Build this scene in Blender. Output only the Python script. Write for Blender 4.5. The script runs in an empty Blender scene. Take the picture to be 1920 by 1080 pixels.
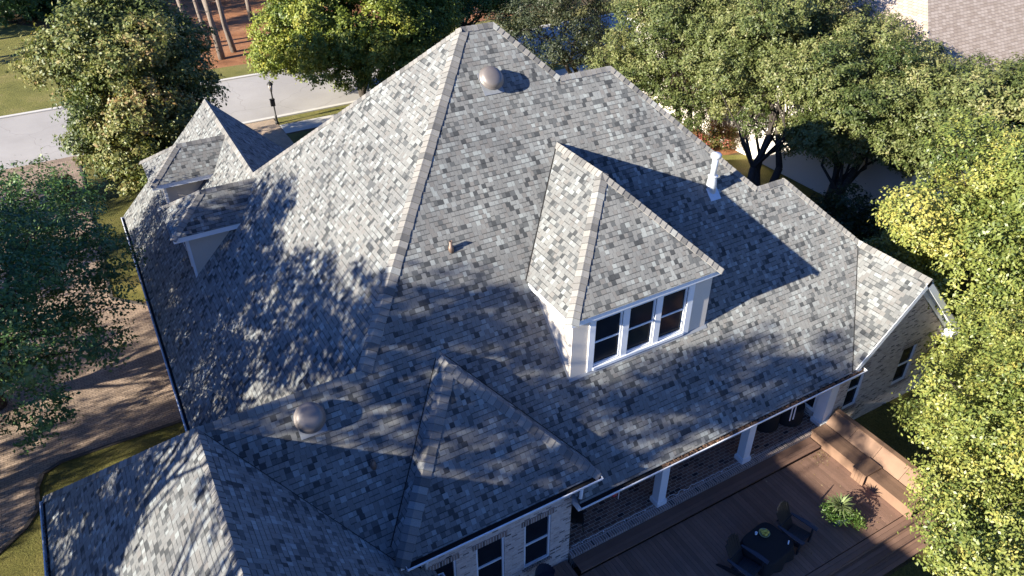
import bpy, math, random
import numpy as np
from mathutils import Vector, Matrix
S = bpy.context.scene
COL = S.collection
PI = math.pi
# ------------------------------------------------------------------ camera
cam_d = bpy.data.cameras.new("camera")
cam = bpy.data.objects.new("camera", cam_d)
COL.objects.link(cam)
S.camera = cam
cam_d.sensor_width = 36.0
cam_d.lens = 36.0 * 1427.0 / 1920.0
cam_d.clip_end = 2000
cam_d.clip_start = 0.2
R = np.array([[0.86793562, -0.28407761, 0.40741583],
              [-0.49667252, -0.49304921, 0.71429608],
              [-0.00203947, -0.82231526, -0.56902851]])
CAMZ = 20.34
m = Matrix(((R[0][0], -R[0][1], -R[0][2], 0), (R[1][0], -R[1][1], -R[1][2], 0), (R[2][0], -R[2][1], -R[2][2], CAMZ), (0, 0, 0, 1)))
cam.matrix_world = m
# ------------------------------------------------------------------ sky, sun, exposure
SUN_EL, SUN_AZ = math.radians(21.5), math.radians(4.5)
sun_to = Vector((-math.cos(SUN_EL) * math.cos(SUN_AZ), -math.cos(SUN_EL) * math.sin(SUN_AZ), math.sin(SUN_EL)))
W = bpy.data.worlds.new("World")
S.world = W
W.use_nodes = True
wn = W.node_tree
bg = wn.nodes["Background"]
sky = wn.nodes.new("ShaderNodeTexSky")
sky.sky_type = 'NISHITA'
sky.sun_disc = False
sky.sun_elevation = SUN_EL
sky.sun_rotation = math.atan2(sun_to.x, sun_to.y)
sky.air_density = 1.0
sky.dust_density = 0.1
sky.ozone_density = 5.0
hs_ = wn.nodes.new("ShaderNodeHueSaturation")
hs_.inputs["Saturation"].default_value = 1.05
tint_ = wn.nodes.new("ShaderNodeMix"); tint_.data_type = 'RGBA'; tint_.blend_type = 'MULTIPLY'
tint_.inputs[0].default_value = 1.0; tint_.inputs[7].default_value = (0.86, 1.0, 1.48, 1)
wn.links.new(sky.outputs[0], hs_.inputs["Color"])
wn.links.new(hs_.outputs[0], tint_.inputs[6])
wn.links.new(tint_.outputs[2], bg.inputs[0])
bg.inputs[1].default_value = 0.05
sd = bpy.data.lights.new("sun", 'SUN')
sd.energy = 5.0
sd.angle = math.radians(0.5)
sd.color = (1.0, 0.94, 0.80)
sun = bpy.data.objects.new("sun", sd)
COL.objects.link(sun)
sun.rotation_euler = (-sun_to).to_track_quat('-Z', 'Y').to_euler()
sun.location = (-40, 0, 40)
S.view_settings.view_transform = 'Standard'
S.view_settings.look = 'None'
S.view_settings.exposure = 1.75
S.view_settings.gamma = 1.0
S.cycles.max_bounces = 6
S.cycles.diffuse_bounces = 3
S.cycles.transparent_max_bounces = 8

# ------------------------------------------------------------------ mesh helpers
class MB:
    def __init__(s, org=(0, 0, 0)):
        s.v = []; s.f = []; s.m = []; s.uv = []; s.o = Vector(org); s.sm = []
    def face(s, pts, mi=0, uv=None, smooth=False):
        pts = [Vector(p) for p in pts]
        if uv is None:
            n = Vector((0, 0, 0))
            for i in range(len(pts)):
                a, b = pts[i], pts[(i + 1) % len(pts)]
                n += a.cross(b)
            if n.length < 1e-12:
                n = Vector((0, 0, 1))
            n.normalize()
            if abs(n.z) > .999:
                h, t = Vector((1, 0, 0)), Vector((0, 1, 0))
            else:
                h = Vector((0, 0, 1)).cross(n).normalized()
                t = n.cross(h)
                if abs(h.x) > .7 and h.x < 0 or abs(h.x) <= .7 and h.y < 0: h = -h
            uv = [(p.dot(h), p.dot(t)) for p in pts]
        b = len(s.v)
        s.v += [tuple(p - s.o) for p in pts]
        s.f.append(tuple(range(b, b + len(pts))))
        s.m.append(mi); s.uv += uv; s.sm.append(smooth)
    def box(s, lo, hi, mi=0, M=None):
        x0, y0, z0 = lo; x1, y1, z1 = hi
        c = [Vector(p) for p in ((x0, y0, z0), (x1, y0, z0), (x1, y1, z0), (x0, y1, z0), (x0, y0, z1), (x1, y0, z1), (x1, y1, z1), (x0, y1, z1))]
        if M is not None: c = [M @ p for p in c]
        for q in ((3, 2, 1, 0), (4, 5, 6, 7), (0, 1, 5, 4), (1, 2, 6, 5), (2, 3, 7, 6), (3, 0, 4, 7)):
            s.face([c[i] for i in q], mi)
    def extrude(s, poly, d, mi=0, mi2=None):
        poly = [Vector(p) for p in poly]; d = Vector(d)
        s.face(poly, mi); s.face([p + d for p in reversed(poly)], mi if mi2 is None else mi2)
        for i in range(len(poly)):
            a, b = poly[i], poly[(i + 1) % len(poly)]
            s.face([b, a, a + d, b + d], mi if mi2 is None else mi2)
    def tube(s, pts, rad, n=8, mi=0, caps=True):
        pts = [Vector(p) for p in pts]
        if not hasattr(rad, '__len__'): rad = [rad] * len(pts)
        rings = []
        up = Vector((0.13, 0.27, 1)).normalized()
        L = 0
        for i, p in enumerate(pts):
            a = pts[max(i - 1, 0)]; b = pts[min(i + 1, len(pts) - 1)]
            t = (b - a).normalized()
            u = t.cross(up if abs(t.dot(up)) < .95 else Vector((1, 0, 0))).normalized()
            w = t.cross(u)
            rings.append([p + (u * math.cos(2 * PI * k / n) + w * math.sin(2 * PI * k / n)) * rad[i] for k in range(n)])
        for i in range(len(pts) - 1):
            l2 = L + (pts[i + 1] - pts[i]).length
            for k in range(n):
                k2 = (k + 1) % n
                c = 2 * PI * max(rad[i], .02) / n
                s.face([rings[i][k], rings[i][k2], rings[i + 1][k2], rings[i + 1][k]], mi, [(k * c, L), (k * c + c, L), (k * c + c, l2), (k * c, l2)], True)
            L = l2
        if caps:
            s.face(list(reversed(rings[0])), mi); s.face(rings[-1], mi)
    def lathe(s, prof, M, n=24, mi=0):
        rings = [[M @ Vector((r * math.cos(2 * PI * k / n), r * math.sin(2 * PI * k / n), z)) for k in range(n)] for r, z in prof]
        for i in range(len(prof) - 1):
            for k in range(n):
                k2 = (k + 1) % n
                s.face([rings[i][k], rings[i][k2], rings[i + 1][k2], rings[i + 1][k]], mi, None, True)
        if prof[0][0] > .001: s.face(list(reversed(rings[0])), mi)
        if prof[-1][0] > .001: s.face(rings[-1], mi)
    def build(s, name, mats, parent=None, weld=False):
        me = bpy.data.meshes.new(name)
        me.from_pydata(s.v, [], s.f)
        ul = me.uv_layers.new(name="UVMap")
        ul.data.foreach_set("uv", np.array(s.uv, dtype=np.float32).ravel())
        if not isinstance(mats, (list, tuple)): mats = [mats]
        for q in mats: me.materials.append(q)
        me.polygons.foreach_set("material_index", s.m)
        me.polygons.foreach_set("use_smooth", s.sm)
        if any(s.sm) or weld:
            import bmesh
            bm = bmesh.new(); bm.from_mesh(me)
            bmesh.ops.remove_doubles(bm, verts=bm.verts, dist=1e-4)
            bm.to_mesh(me); bm.free()
        me.update()
        o = bpy.data.objects.new(name, me)
        COL.objects.link(o)
        if parent is not None: o.parent = parent
        else: o.location = s.o
        return o

def thing(name, label, cat, loc=(0, 0, 0), rz=0, group=None):
    o = bpy.data.objects.new(name, None)
    o.empty_display_size = .2
    COL.objects.link(o)
    o.location = loc; o.rotation_euler = (0, 0, rz)
    o["label"] = label; o["category"] = cat
    if group: o["group"] = group
    return o
def tag(o, label, cat, group=None):
    o["label"] = label; o["category"] = cat
    if group: o["group"] = group
    return o
def struct(o):
    o["kind"] = "structure"; return o
def dup(root, loc, rz, label):
    r = root.copy(); COL.objects.link(r); r.location = loc; r.rotation_euler = (0, 0, rz); r["label"] = label
    for ch in list(root.children):
        c = ch.copy(); COL.objects.link(c); c.parent = r
        for g in ch.children:
            d = g.copy(); COL.objects.link(d); d.parent = c
    return r

# ------------------------------------------------------------------ materials
class NT:
    def __init__(s, name):
        s.mat = bpy.data.materials.new(name); s.mat.use_nodes = True
        s.t = s.mat.node_tree; s.b = s.t.nodes["Principled BSDF"]
    def n(s, typ, **kw):
        nd = s.t.nodes.new(typ)
        for k, v in kw.items(): setattr(nd, k, v)
        return nd
    def l(s, a, b): s.t.links.new(a, b)
    def math(s, op, a, b=None, c=None):
        nd = s.n("ShaderNodeMath", operation=op)
        for i, q in enumerate((a, b, c)):
            if q is None: continue
            if isinstance(q, (int, float)): nd.inputs[i].default_value = q
            else: s.l(q, nd.inputs[i])
        return nd.outputs[0]
    def ramp(s, fac, stops, mode='LINEAR'):
        nd = s.n("ShaderNodeValToRGB"); r = nd.color_ramp; r.interpolation = mode
        while len(r.elements) < len(stops): r.elements.new(.5)
        for e, (p, c) in zip(r.elements, stops):
            e.position = p; e.color = (*c, 1) if len(c) == 3 else c
        s.l(fac, nd.inputs[0]); return nd.outputs[0]
    def mix(s, fac, a, b, mode='MIX'):
        nd = s.n("ShaderNodeMix", data_type='RGBA', blend_type=mode)
        for i, q in ((0, fac), (6, a), (7, b)):
            if isinstance(q, (int, float)): nd.inputs[i].default_value = q
            elif isinstance(q, tuple): nd.inputs[i].default_value = (*q, 1)
            else: s.l(q, nd.inputs[i])
        return nd.outputs[2]
    def noise(s, vec, scale, detail=4, rough=.6, dim='3D'):
        nd = s.n("ShaderNodeTexNoise"); nd.inputs["Scale"].default_value = scale
        nd.inputs["Detail"].default_value = detail; nd.inputs["Roughness"].default_value = rough
        if vec is not None: s.l(vec, nd.inputs["Vector"])
        return nd.outputs[0]
    def pos(s): return s.n("ShaderNodeNewGeometry").outputs["Position"]
    def uv(s): return s.n("ShaderNodeUVMap").outputs[0]
    def bump(s, h, dist, strength=1.0):
        nd = s.n("ShaderNodeBump"); nd.inputs["Distance"].default_value = dist; nd.inputs["Strength"].default_value = strength
        s.l(h, nd.inputs["Height"]); s.l(nd.outputs[0], s.b.inputs["Normal"])
    def col(s, c):
        if isinstance(c, tuple): s.b.inputs["Base Color"].default_value = (*c, 1)
        else: s.l(c, s.b.inputs["Base Color"])
    def rough(s, r, spec=.5):
        s.b.inputs["Roughness"].default_value = r; s.b.inputs["Specular IOR Level"].default_value = spec

def simple(name, c, rough=.6, var=.12, scale=6., spec=.4, metal=0.):
    q = NT(name)
    nz = q.noise(q.pos(), scale, 5, .65)
    q.col(q.mix(nz, tuple(x * (1 - var) for x in c), tuple(min(1, x * (1 + var)) for x in c)))
    q.rough(rough, spec); q.b.inputs["Metallic"].default_value = metal
    return q.mat

SH = [(0.0, (.062, .065, .068)), (.07, (.108, .112, .114)), (.17, (.186, .187, .183)), (.34, (.200, .199, .193)), (.50, (.188, .180, .172)),
      (.64, (.208, .208, .203)), (.81, (.244, .252, .248)), (.92, (.290, .306, .300))]
def shingle_mat():
    q = NT("asphalt_shingle"); uv = q.uv()
    sp = q.n("ShaderNodeSeparateXYZ"); q.l(uv, sp.inputs[0])
    u, v = sp.outputs[0], sp.outputs[1]
    wob = q.noise(uv, .7, 2)
    v = q.math('ADD', v, q.math('MULTIPLY', wob, .02))
    vr = q.math('DIVIDE', v, .146)
    row = q.math('FLOOR', vr); fv = q.math('FRACT', vr)
    wn_ = q.n("ShaderNodeTexWhiteNoise", noise_dimensions='1D'); q.l(row, wn_.inputs["W"])
    uu = q.math('ADD', q.math('DIVIDE', u, .138), q.math('MULTIPLY', wn_.outputs[0], 713.))
    vo = q.n("ShaderNodeTexVoronoi", voronoi_dimensions='1D', feature='F1'); q.l(uu, vo.inputs["W"]); vo.inputs["Randomness"].default_value = .8
    vo.inputs["Scale"].default_value = 1.
    ve = q.n("ShaderNodeTexVoronoi", voronoi_dimensions='1D', feature='DISTANCE_TO_EDGE'); q.l(uu, ve.inputs["W"]); ve.inputs["Randomness"].default_value = .8
    ve.inputs["Scale"].default_value = 1.
    sc = q.n("ShaderNodeSeparateColor"); q.l(vo.outputs["Color"], sc.inputs[0])
    c = q.ramp(sc.outputs[0], SH, 'CONSTANT')
    gr = q.noise(uv, 95, 3, .7)
    c = q.mix(.42, c, q.ramp(gr, [(.3, (.09, .09, .09)), (.7, (.8, .8, .8))]), 'OVERLAY')
    big = q.noise(q.pos(), .55, 4, .6)
    c = q.mix(.5, c, q.ramp(big, [(.3, (.36, .36, .37)), (.7, (.62, .61, .59))]), 'OVERLAY')
    mp = q.n("ShaderNodeMapping"); q.l(uv, mp.inputs[0]); mp.inputs["Scale"].default_value = (2.2, .16, 1)
    stq = q.noise(mp.outputs[0], 1.0, 4, .6)                    # faint weather streaks down the slope
    c = q.mix(.35, c, q.ramp(stq, [(.3, (.36, .36, .36)), (.7, (.62, .615, .60))]), 'OVERLAY')
    # slots and butt edges are dark asphalt; edges also paint each course's shadow line
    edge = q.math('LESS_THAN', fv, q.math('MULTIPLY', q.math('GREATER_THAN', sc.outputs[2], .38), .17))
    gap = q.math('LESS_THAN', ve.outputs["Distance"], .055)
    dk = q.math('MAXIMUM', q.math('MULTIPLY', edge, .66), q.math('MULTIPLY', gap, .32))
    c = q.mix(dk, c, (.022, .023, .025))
    q.col(c); q.rough(.92, .25)
    thick = q.math('MULTIPLY', sc.outputs[1], .6)
    h = q.math('ADD', q.math('SUBTRACT', 1.0, fv), thick)
    h = q.math('MULTIPLY', h, q.math('SUBTRACT', 1., q.math('MAXIMUM', edge, gap)))
    h = q.math('ADD', h, q.math('MULTIPLY', gr, .35))
    q.bump(h, .007, .3); q.b.inputs['Diffuse Roughness'].default_value = 1.0
    return q.mat
def cap_mat():
    q = NT("ridge_cap_shingle"); uv = q.uv()
    sp = q.n("ShaderNodeSeparateXYZ"); q.l(uv, sp.inputs[0])
    wn_ = q.n("ShaderNodeTexWhiteNoise", noise_dimensions='1D'); q.l(q.math('FLOOR', sp.outputs[1]), wn_.inputs["W"])
    c = q.ramp(wn_.outputs[0], [(0, (.135, .130, .126)), (.14, (.195, .186, .176)), (.35, (.235, .220, .204)), (.6, (.255, .240, .222)), (.8, (.275, .262, .244)), (.93, (.30, .30, .285))], 'CONSTANT')
    gr = q.noise(q.pos(), 95, 3, .7)
    c = q.mix(.42, c, q.ramp(gr, [(.3, (.1, .1, .1)), (.7, (.8, .8, .8))]), 'OVERLAY')
    fr = q.math('FRACT', sp.outputs[1])
    c = q.mix(q.math('MULTIPLY', q.math('LESS_THAN', fr, .07), .5), c, (.025, .025, .027))
    q.col(c); q.rough(.92, .25); q.bump(gr, .006, .6); q.b.inputs['Diffuse Roughness'].default_value = 1.0
    return q.mat
def brick_mat(name, c1, c2, mort, dark, bw=.2, bh=.072, dens=.12, mw=.010):
    q = NT(name); uv = q.uv()
    b = q.n("ShaderNodeTexBrick"); q.l(uv, b.inputs["Vector"])
    b.inputs["Scale"].default_value = 1; b.inputs["Brick Width"].default_value = bw; b.inputs["Row Height"].default_value = bh
    b.inputs["Mortar Size"].default_value = mw; b.inputs["Mortar Smooth"].default_value = .2; b.inputs["Bias"].default_value = 0
    b.inputs["Color1"].default_value = (0, 0, 0, 1); b.inputs["Color2"].default_value = (1, 1, 1, 1); b.inputs["Mortar"].default_value = (.5, .5, .5, 1)
    c = q.ramp(b.outputs[0], [(0, dark), (dens, c2), (dens + .25, tuple((x + y) / 2 for x, y in zip(c1, c2))), (.8, c1)], 'LINEAR')
    st = q.noise(q.pos(), 9, 5, .7)
    c = q.mix(.55, c, q.ramp(st, [(.3, (.3, .3, .3)), (.7, (.66, .65, .63))]), 'OVERLAY')
    c = q.mix(b.outputs[1], c, mort)
    q.col(c); q.rough(.88, .3)
    h = q.math('SUBTRACT', q.math('MULTIPLY', st, .4), b.outputs[1]); q.bump(h, .008, .9)
    return q.mat
def wood_mat(name, c, var=.25):
    q = NT(name)
    g = q.n("ShaderNodeNewGeometry")
    mp = q.n("ShaderNodeMapping"); q.l(q.uv(), mp.inputs[0]); mp.inputs["Scale"].default_value = (30, 1.2, 1)
    nz = q.noise(mp.outputs[0], 2, 5, .7)
    k = q.math('ADD', q.math('MULTIPLY', g.outputs["Random Per Island"], .6), q.math('MULTIPLY', nz, .4))
    cc = q.ramp(k, [(.15, tuple(x * (1 - var) for x in c)), (.85, tuple(x * (1 + var) for x in c))])
    st = q.noise(q.pos(), 1.3, 5, .65)
    cc = q.mix(.4, cc, q.ramp(st, [(.3, (.33, .33, .34)), (.7, (.64, .62, .6))]), 'OVERLAY')
    q.col(cc); q.rough(.7, .3); q.bump(nz, .002, .5)
    return q.mat
def grass_mat(name, ca, cb, cc, scale=.5):
    q = NT(name); p = q.pos()
    n1 = q.noise(p, scale, 6, .7); n2 = q.noise(p, 14, 5, .75)
    c = q.ramp(n1, [(.3, ca), (.5, cb), (.72, cc)])
    c = q.mix(.75, c, q.ramp(n2, [(.28, (.12, .12, .12)), (.72, (.85, .85, .8))]), 'OVERLAY')
    q.col(c); q.rough(.9, .2); q.bump(n2, .09, 1.0)
    return q.mat
def paver_mat(name, c1, c2, mort, bw, bh):
    q = NT(name); uv = q.uv()
    b = q.n("ShaderNodeTexBrick"); q.l(uv, b.inputs["Vector"])
    b.inputs["Scale"].default_value = 1; b.inputs["Brick Width"].default_value = bw; b.inputs["Row Height"].default_value = bh
    b.inputs["Mortar Size"].default_value = .008; b.inputs["Color1"].default_value = (*c1, 1); b.inputs["Color2"].default_value = (*c2, 1)
    b.inputs["Mortar"].default_value = (*mort, 1); b.inputs["Bias"].default_value = 0
    n1 = q.noise(q.pos(), .6, 6, .7); n2 = q.noise(q.pos(), 22, 4, .7)
    c = q.mix(.55, b.outputs[0], q.ramp(n1, [(.3, (.3, .3, .3)), (.7, (.68, .66, .64))]), 'OVERLAY')
    c = q.mix(.35, c, q.ramp(n2, [(.3, (.25, .25, .25)), (.7, (.75, .75, .75))]), 'OVERLAY')
    q.col(c); q.rough(.85, .3)
    q.bump(q.math('SUBTRACT', q.math('MULTIPLY', n2, .5), b.outputs[1]), .008, .8)
    return q.mat
def leaf_mat(name, stops, rough=.48, spec=.35, trans=.3):
    q = NT(name)
    at = q.n("ShaderNodeAttribute", attribute_name="tint")
    c = q.ramp(at.outputs["Fac"], stops)
    q.col(c); q.rough(rough, spec)
    tr = q.n("ShaderNodeBsdfTranslucent")
    q.l(q.mix(1., c, (1., 1., .55), 'MULTIPLY'), tr.inputs[0])
    mx = q.n("ShaderNodeMixShader"); mx.inputs[0].default_value = trans
    q.l(q.b.outputs[0], mx.inputs[1]); q.l(tr.outputs[0], mx.inputs[2])
    out = [x for x in q.t.nodes if x.type == 'OUTPUT_MATERIAL'][0]
    q.l(mx.outputs[0], out.inputs[0])
    return q.mat
def bark_mat(name, c):
    q = NT(name)
    mp = q.n("ShaderNodeMapping"); q.l(q.uv(), mp.inputs[0]); mp.inputs["Scale"].default_value = (3, .6, 1)
    n = q.noise(mp.outputs[0], 6, 6, .75)
    q.col(q.ramp(n, [(.3, tuple(x * .45 for x in c)), (.55, c), (.75, tuple(min(1, x * 1.5) for x in c))]))
    q.rough(.95, .15); q.bump(n, .04, 1)
    return q.mat
def glass_mat(name, c=(.012, .016, .022), rough=.08):
    q = NT(name); n = q.noise(q.pos(), 1.5, 3)
    q.col(q.mix(n, tuple(x * .6 for x in c), tuple(x * 1.5 for x in c))); q.rough(rough, .08)
    return q.mat

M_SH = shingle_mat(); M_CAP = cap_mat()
M_BRICK = brick_mat("cream_brick", (.64, .545, .485), (.46, .36, .31), (.56, .51, .48), (.06, .05, .05), dens=.2)
M_PFLOOR = brick_mat("porch_brick", (.24, .145, .105), (.17, .10, .075), (.42, .38, .34), (.045, .03, .028), .235, .115, .2, .008)
M_ROWLOCK = brick_mat("rowlock_brick", (.30, .22, .19), (.20, .15, .13), (.52, .49, .46), (.06, .05, .05), .085, .26, .2, .010)
M_WHITE = simple("white_paint", (.74, .75, .77), .5, .05, 3)
M_STUCCO = simple("beige_stucco", (.56, .49, .41), .9, .07, 14)
M_TAN = simple("tan_stucco", (.62, .55, .47), .9, .07, 14)
M_GUT_IN = simple("dark_gutter_inside", (.018, .016, .015), .9, .5, 20)
M_LITTER = simple("dry_leaf_litter", (.15, .085, .05), .9, .7, 30)
M_GLASS = glass_mat("dark_window_glass")
M_DOME = simple("weathered_bronze_metal", (.185, .160, .148), .5, .16, 5, .4, .35)
M_GALV = simple("galvanized_metal", (.55, .57, .60), .45, .15, 8, .5, .3)
M_FLASH = simple("painted_flashing", (.22, .23, .25), .6, .15, 8)
M_COPPER = simple("brown_pipe_metal", (.15, .10, .075), .5, .2, 10, .5, .2)
M_DECK = wood_mat("brown_deck_board", (.185, .110, .080), .22)
M_BENCH = wood_mat("tan_composite_board", (.185, .112, .074), .16)
M_BLACK = simple("black_plastic", (.012, .013, .017), .55, .2, 6)
M_BLUEBLK = simple("blue_black_plastic", (.022, .028, .045), .38, .2, 6)
M_CLOTH = simple("black_cloth", (.009, .009, .011), .85, .2, 9)
M_IRON = simple("black_iron", (.018, .017, .016), .5, .2, 9)
M_CONC = simple("pale_concrete", (.50, .47, .43), .9, .14, 2.2)
M_DARKEDGE = simple("dark_edging_stone", (.05, .042, .036), .9, .3, 5)

# ------------------------------------------------------------------ setting: ground, road, paths
def sheet(name, poly, z, mat):
    b = MB(); b.face([(x, y, z) for x, y in poly]); return struct(b.build(name, mat))
M_SOIL = grass_mat("leafy_soil", (.055, .038, .022), (.10, .065, .036), (.13, .105, .045), .25)
M_LAWN = grass_mat("lawn_grass", (.075, .078, .018), (.115, .105, .026), (.19, .155, .05), .45)
M_LAWN2 = grass_mat("dry_lawn_grass", (.11, .11, .03), (.17, .16, .045), (.25, .20, .085), .35)
M_STRAW = grass_mat("pine_straw", (0.150, 0.062, 0.027), (0.300, 0.131, 0.062), (0.388, 0.200, 0.106), .3)
def road_mat():
    q = NT("worn_asphalt"); p = q.pos()
    n1 = q.noise(p, .25, 5, .6); n2 = q.noise(p, 30, 4, .7)
    c = q.ramp(n1, [(.3, (.29, .268, .25)), (.7, (.36, .334, .312))])
    c = q.mix(.3, c, q.ramp(n2, [(.3, (.3, .3, .3)), (.7, (.7, .7, .7))]), 'OVERLAY')
    ds = q.n("ShaderNodeTexVoronoi", feature='DISTANCE_TO_EDGE'); ds.inputs["Scale"].default_value = .16
    wv = q.n("ShaderNodeVectorMath", operation='ADD'); q.l(p, wv.inputs[0])
    nn = q.n("ShaderNodeTexNoise"); nn.inputs["Scale"].default_value = .9; q.l(p, nn.inputs["Vector"])
    q.l(nn.outputs["Color"], wv.inputs[1]); q.l(wv.outputs[0], ds.inputs["Vector"])
    c = q.mix(q.math('MULTIPLY', q.math('LESS_THAN', ds.outputs["Distance"], .0035), .5), c, (.2, .18, .17))
    q.col(c); q.rough(.9, .3); q.bump(n2, .006, .6); return q.mat
M_ROAD = road_mat()
M_DRIVE = paver_mat("pink_brown_paver", (.36, .265, .195), (.25, .18, .13), (.10, .075, .058), .22, .11)
M_WALK = paver_mat("sandy_paver", (.44, .33, .24), (.36, .27, .19), (.25, .19, .14), .22, .11)
ground = MB()
ground.face([(-400, -200, 0), (500, -200, 0), (500, 700, 0), (-400, 700, 0)])
struct(ground.build("ground", M_SOIL))
sheet("lawn", [(-1.8, 33), (4, 33), (24, 30), (24, 47.5), (10.6, 48.5), (8.4, 51.6), (-1.8, 51.6)], .004, M_LAWN)
sheet("lawn", [(-5.3, 19), (0.6, 19), (0.6, 24.05), (-4.6, 24.05), (-5.15, 23.75), (-5.35, 23.2)], .004, M_LAWN)
sheet("lawn", [(-5.35, 23.2), (-5.38, 22.2), (-5.75, 21.5), (-6.7, 20.7), (-9, 20), (-9, 0), (-4, 0), (-4, 19), (-5.3, 19)], .006, M_LAWN)
sheet("lawn", [(24, 14), (34.5, 14), (34.5, 31), (32.6, 32), (32.6, 47), (58, 44), (58, 51.6), (24, 51.6)], .008, M_LAWN2)
sheet("lawn", [(-3.9, -30), (48, -30), (48, 13.9), (25.3, 13.9), (25.3, 6.5), (4.2, 6.5), (4.2, 2.9), (-3.9, 2.9)], .012, M_LAWN)
sheet("lawn", [(19.98, 6.5), (25.25, 6.5), (25.25, 11.58), (19.98, 11.58)], .010, M_LAWN)
sheet("lawn", [(-60, 61.4), (5.5, 61.4), (4.0, 68), (1.0, 80), (-8, 92), (-60, 95)], .004, M_LAWN2)
sheet("lawn", [(5.5, 61.4), (120, 61.4), (120, 65.2), (24, 65.6), (12.4, 64.4), (4.8, 64.6)], .006, M_LAWN2)
sheet("pine_straw_bed", [(4.6, 64.6), (12.4, 64.4), (24, 65.6), (40, 66), (40, 100), (-6, 100), (1.0, 80), (4.0, 68)], .004, M_STRAW)
sheet("mulch_bed", [(32.6, 31.5), (34.48, 31.5), (34.48, 42), (32.6, 42)], .004, M_STRAW)
sheet("road", [(-300, 51.9), (400, 51.9), (400, 61.1), (-300, 61.1)], .010, M_ROAD)
sheet("driveway", [(-1.85, 51.9), (-1.85, 34), (-0.4, 32.5), (-0.4, 24.15), (-4.65, 24.15), (-5.25, 23.85), (-5.45, 23.2), (-5.48, 22.2), (-5.85, 21.6), (-6.8, 20.8), (-9.2, 20.1), (-30, 20.1), (-30, 30), (-9, 33), (-9.5, 48), (-11, 51.9)], .014, M_DRIVE)
sheet("walkway", [(8.3, 51.6), (10.45, 51.6), (10.5, 47.4), (10.2, 36), (7.8, 36), (8.2, 47)], .012, M_WALK)
sheet("sidewalk", [(10.5, 48.7), (60, 48.7), (60, 50.3), (10.5, 50.3)], .018, M_CONC)
sheet("parkway_grass", [(10.55, 50.35), (60, 50.35), (60, 51.6), (10.55, 51.6)], .016, M_LAWN2)
kb = MB()
for (x0, x1, y0, y1) in ((-1.6, 400, 51.58, 51.92), (-300, -11.2, 51.58, 51.92), (-300, 400, 61.08, 61.42)):
    ya, yb = (y0, y1)
    kb.box((x0, ya, -.02), (x1, yb, .10))
struct(kb.build("kerb", M_CONC))
ed = MB()
def edging(pts, w=.13, h=.05):
    for a, b in zip(pts[:-1], pts[1:]):
        a = Vector((*a, 0)); b = Vector((*b, 0)); d = (b - a).normalized(); n = Vector((-d.y, d.x, 0)) * w / 2
        ed.extrude([a - n, b - n, b + n, a + n], (0, 0, h))
edging([(-1.85, 51.4), (-1.85, 34), (-0.4, 32.5)]); edging([(-0.4, 24.1), (-4.6, 24.1), (-5.2, 23.8), (-5.4, 23.2), (-5.43, 22.2), (-5.8, 21.55), (-6.75, 20.75), (-9.2, 20.05)])
struct(ed.build("driveway_edging", M_DARKEDGE))

# ------------------------------------------------------------------ the house
HO = Vector((8.0, 18.0, 0.0))
house = thing("house", "large brick house with steep grey shingle hip roof, dormers and rear porch, filling the photo", "house", HO)
def hb(): return MB(HO)
R1a = (10.475, 21.475, 13.59); R1b = (11.60, 21.475, 13.59); R2a = (13.14, 19.935, 12.05); R2b = (15.14, 19.935, 12.05)
R3a = (18.90, 16.185, 8.30); R3b = (20.21, 16.185, 8.30); GT = (22.30, 14.125, 6.24); GF = (22.34, 11.2, 6.24); GV = (19.62, 11.225, 3.34)
HT = (4.455, 27.495, 7.57); TA = (4.455, 36.3, 7.57); C0 = (-.09, 15.11, 7.225); C1 = (4.111, 15.11, 7.225)
EZ = 2.814
roof = hb()
roof.face([R1a, C1, C0, (3.4, 11.62, 3.735), (8.53, 11.62, 3.735), (8.53, 11.225, 3.34), GV, GT, R3b, R3a, R2b, R2a, R1b])            # rear slope
roof.face([R1a, HT, TA, (-.3, 36.3, EZ), (-.3, 19.52, EZ), C1])                                                                      # west slope
roof.face([C0, C1, (-.3, 19.52, EZ), (-4.5, 19.52, EZ)])
roof.face([C0, (-4.5, 19.52, EZ), (-4.5, 3, EZ), (-.09, 3, 7.225)])
roof.face([C0, (-.09, 3, 7.225), (4.3, 3, 2.835), (4.3, 11.62, 2.835), (3.4, 11.62, 3.735)])
roof.face([HT, (9.125, 32.165, 2.9), (9.125, 36.3, 2.9), TA])
roof.face([R1a, R1b, (22.29, 32.165, 2.9), (9.125, 32.165, 2.9), HT])
roof.face([R1b, R2a, (22.29, 29.085, 2.9), (22.29, 32.165, 2.9)])
roof.face([R2a, R2b, (24.29, 29.085, 2.9), (22.29, 29.085, 2.9)])
roof.face([R2b, R3a, (24.3, 21.585, 2.9), (24.29, 29.085, 2.9)])
roof.face([R3a, R3b, (25.61, 21.585, 2.9), (24.3, 21.585, 2.9)])
roof.face([R3b, GT, GF, (25.68, 11.2, 2.9), (25.61, 21.585, 2.9)])
roof.face([GT, GV, GF])                                                                                                             # gable west slope
WA = (6.22, 14.35, 7.12); WB = (6.22, 15.005, 7.12); WE = 4.09
roof.face([WA, (3.3, 11.32, WE), (9.25, 11.32, WE)])
roof.face([WA, WB, (3.3, 11.975, WE), (3.3, 11.32, WE)])
roof.face([WA, (9.25, 11.32, WE), (9.25, 11.975, WE), WB])
roof_o = roof.build("roof", M_SH, house)
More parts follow.
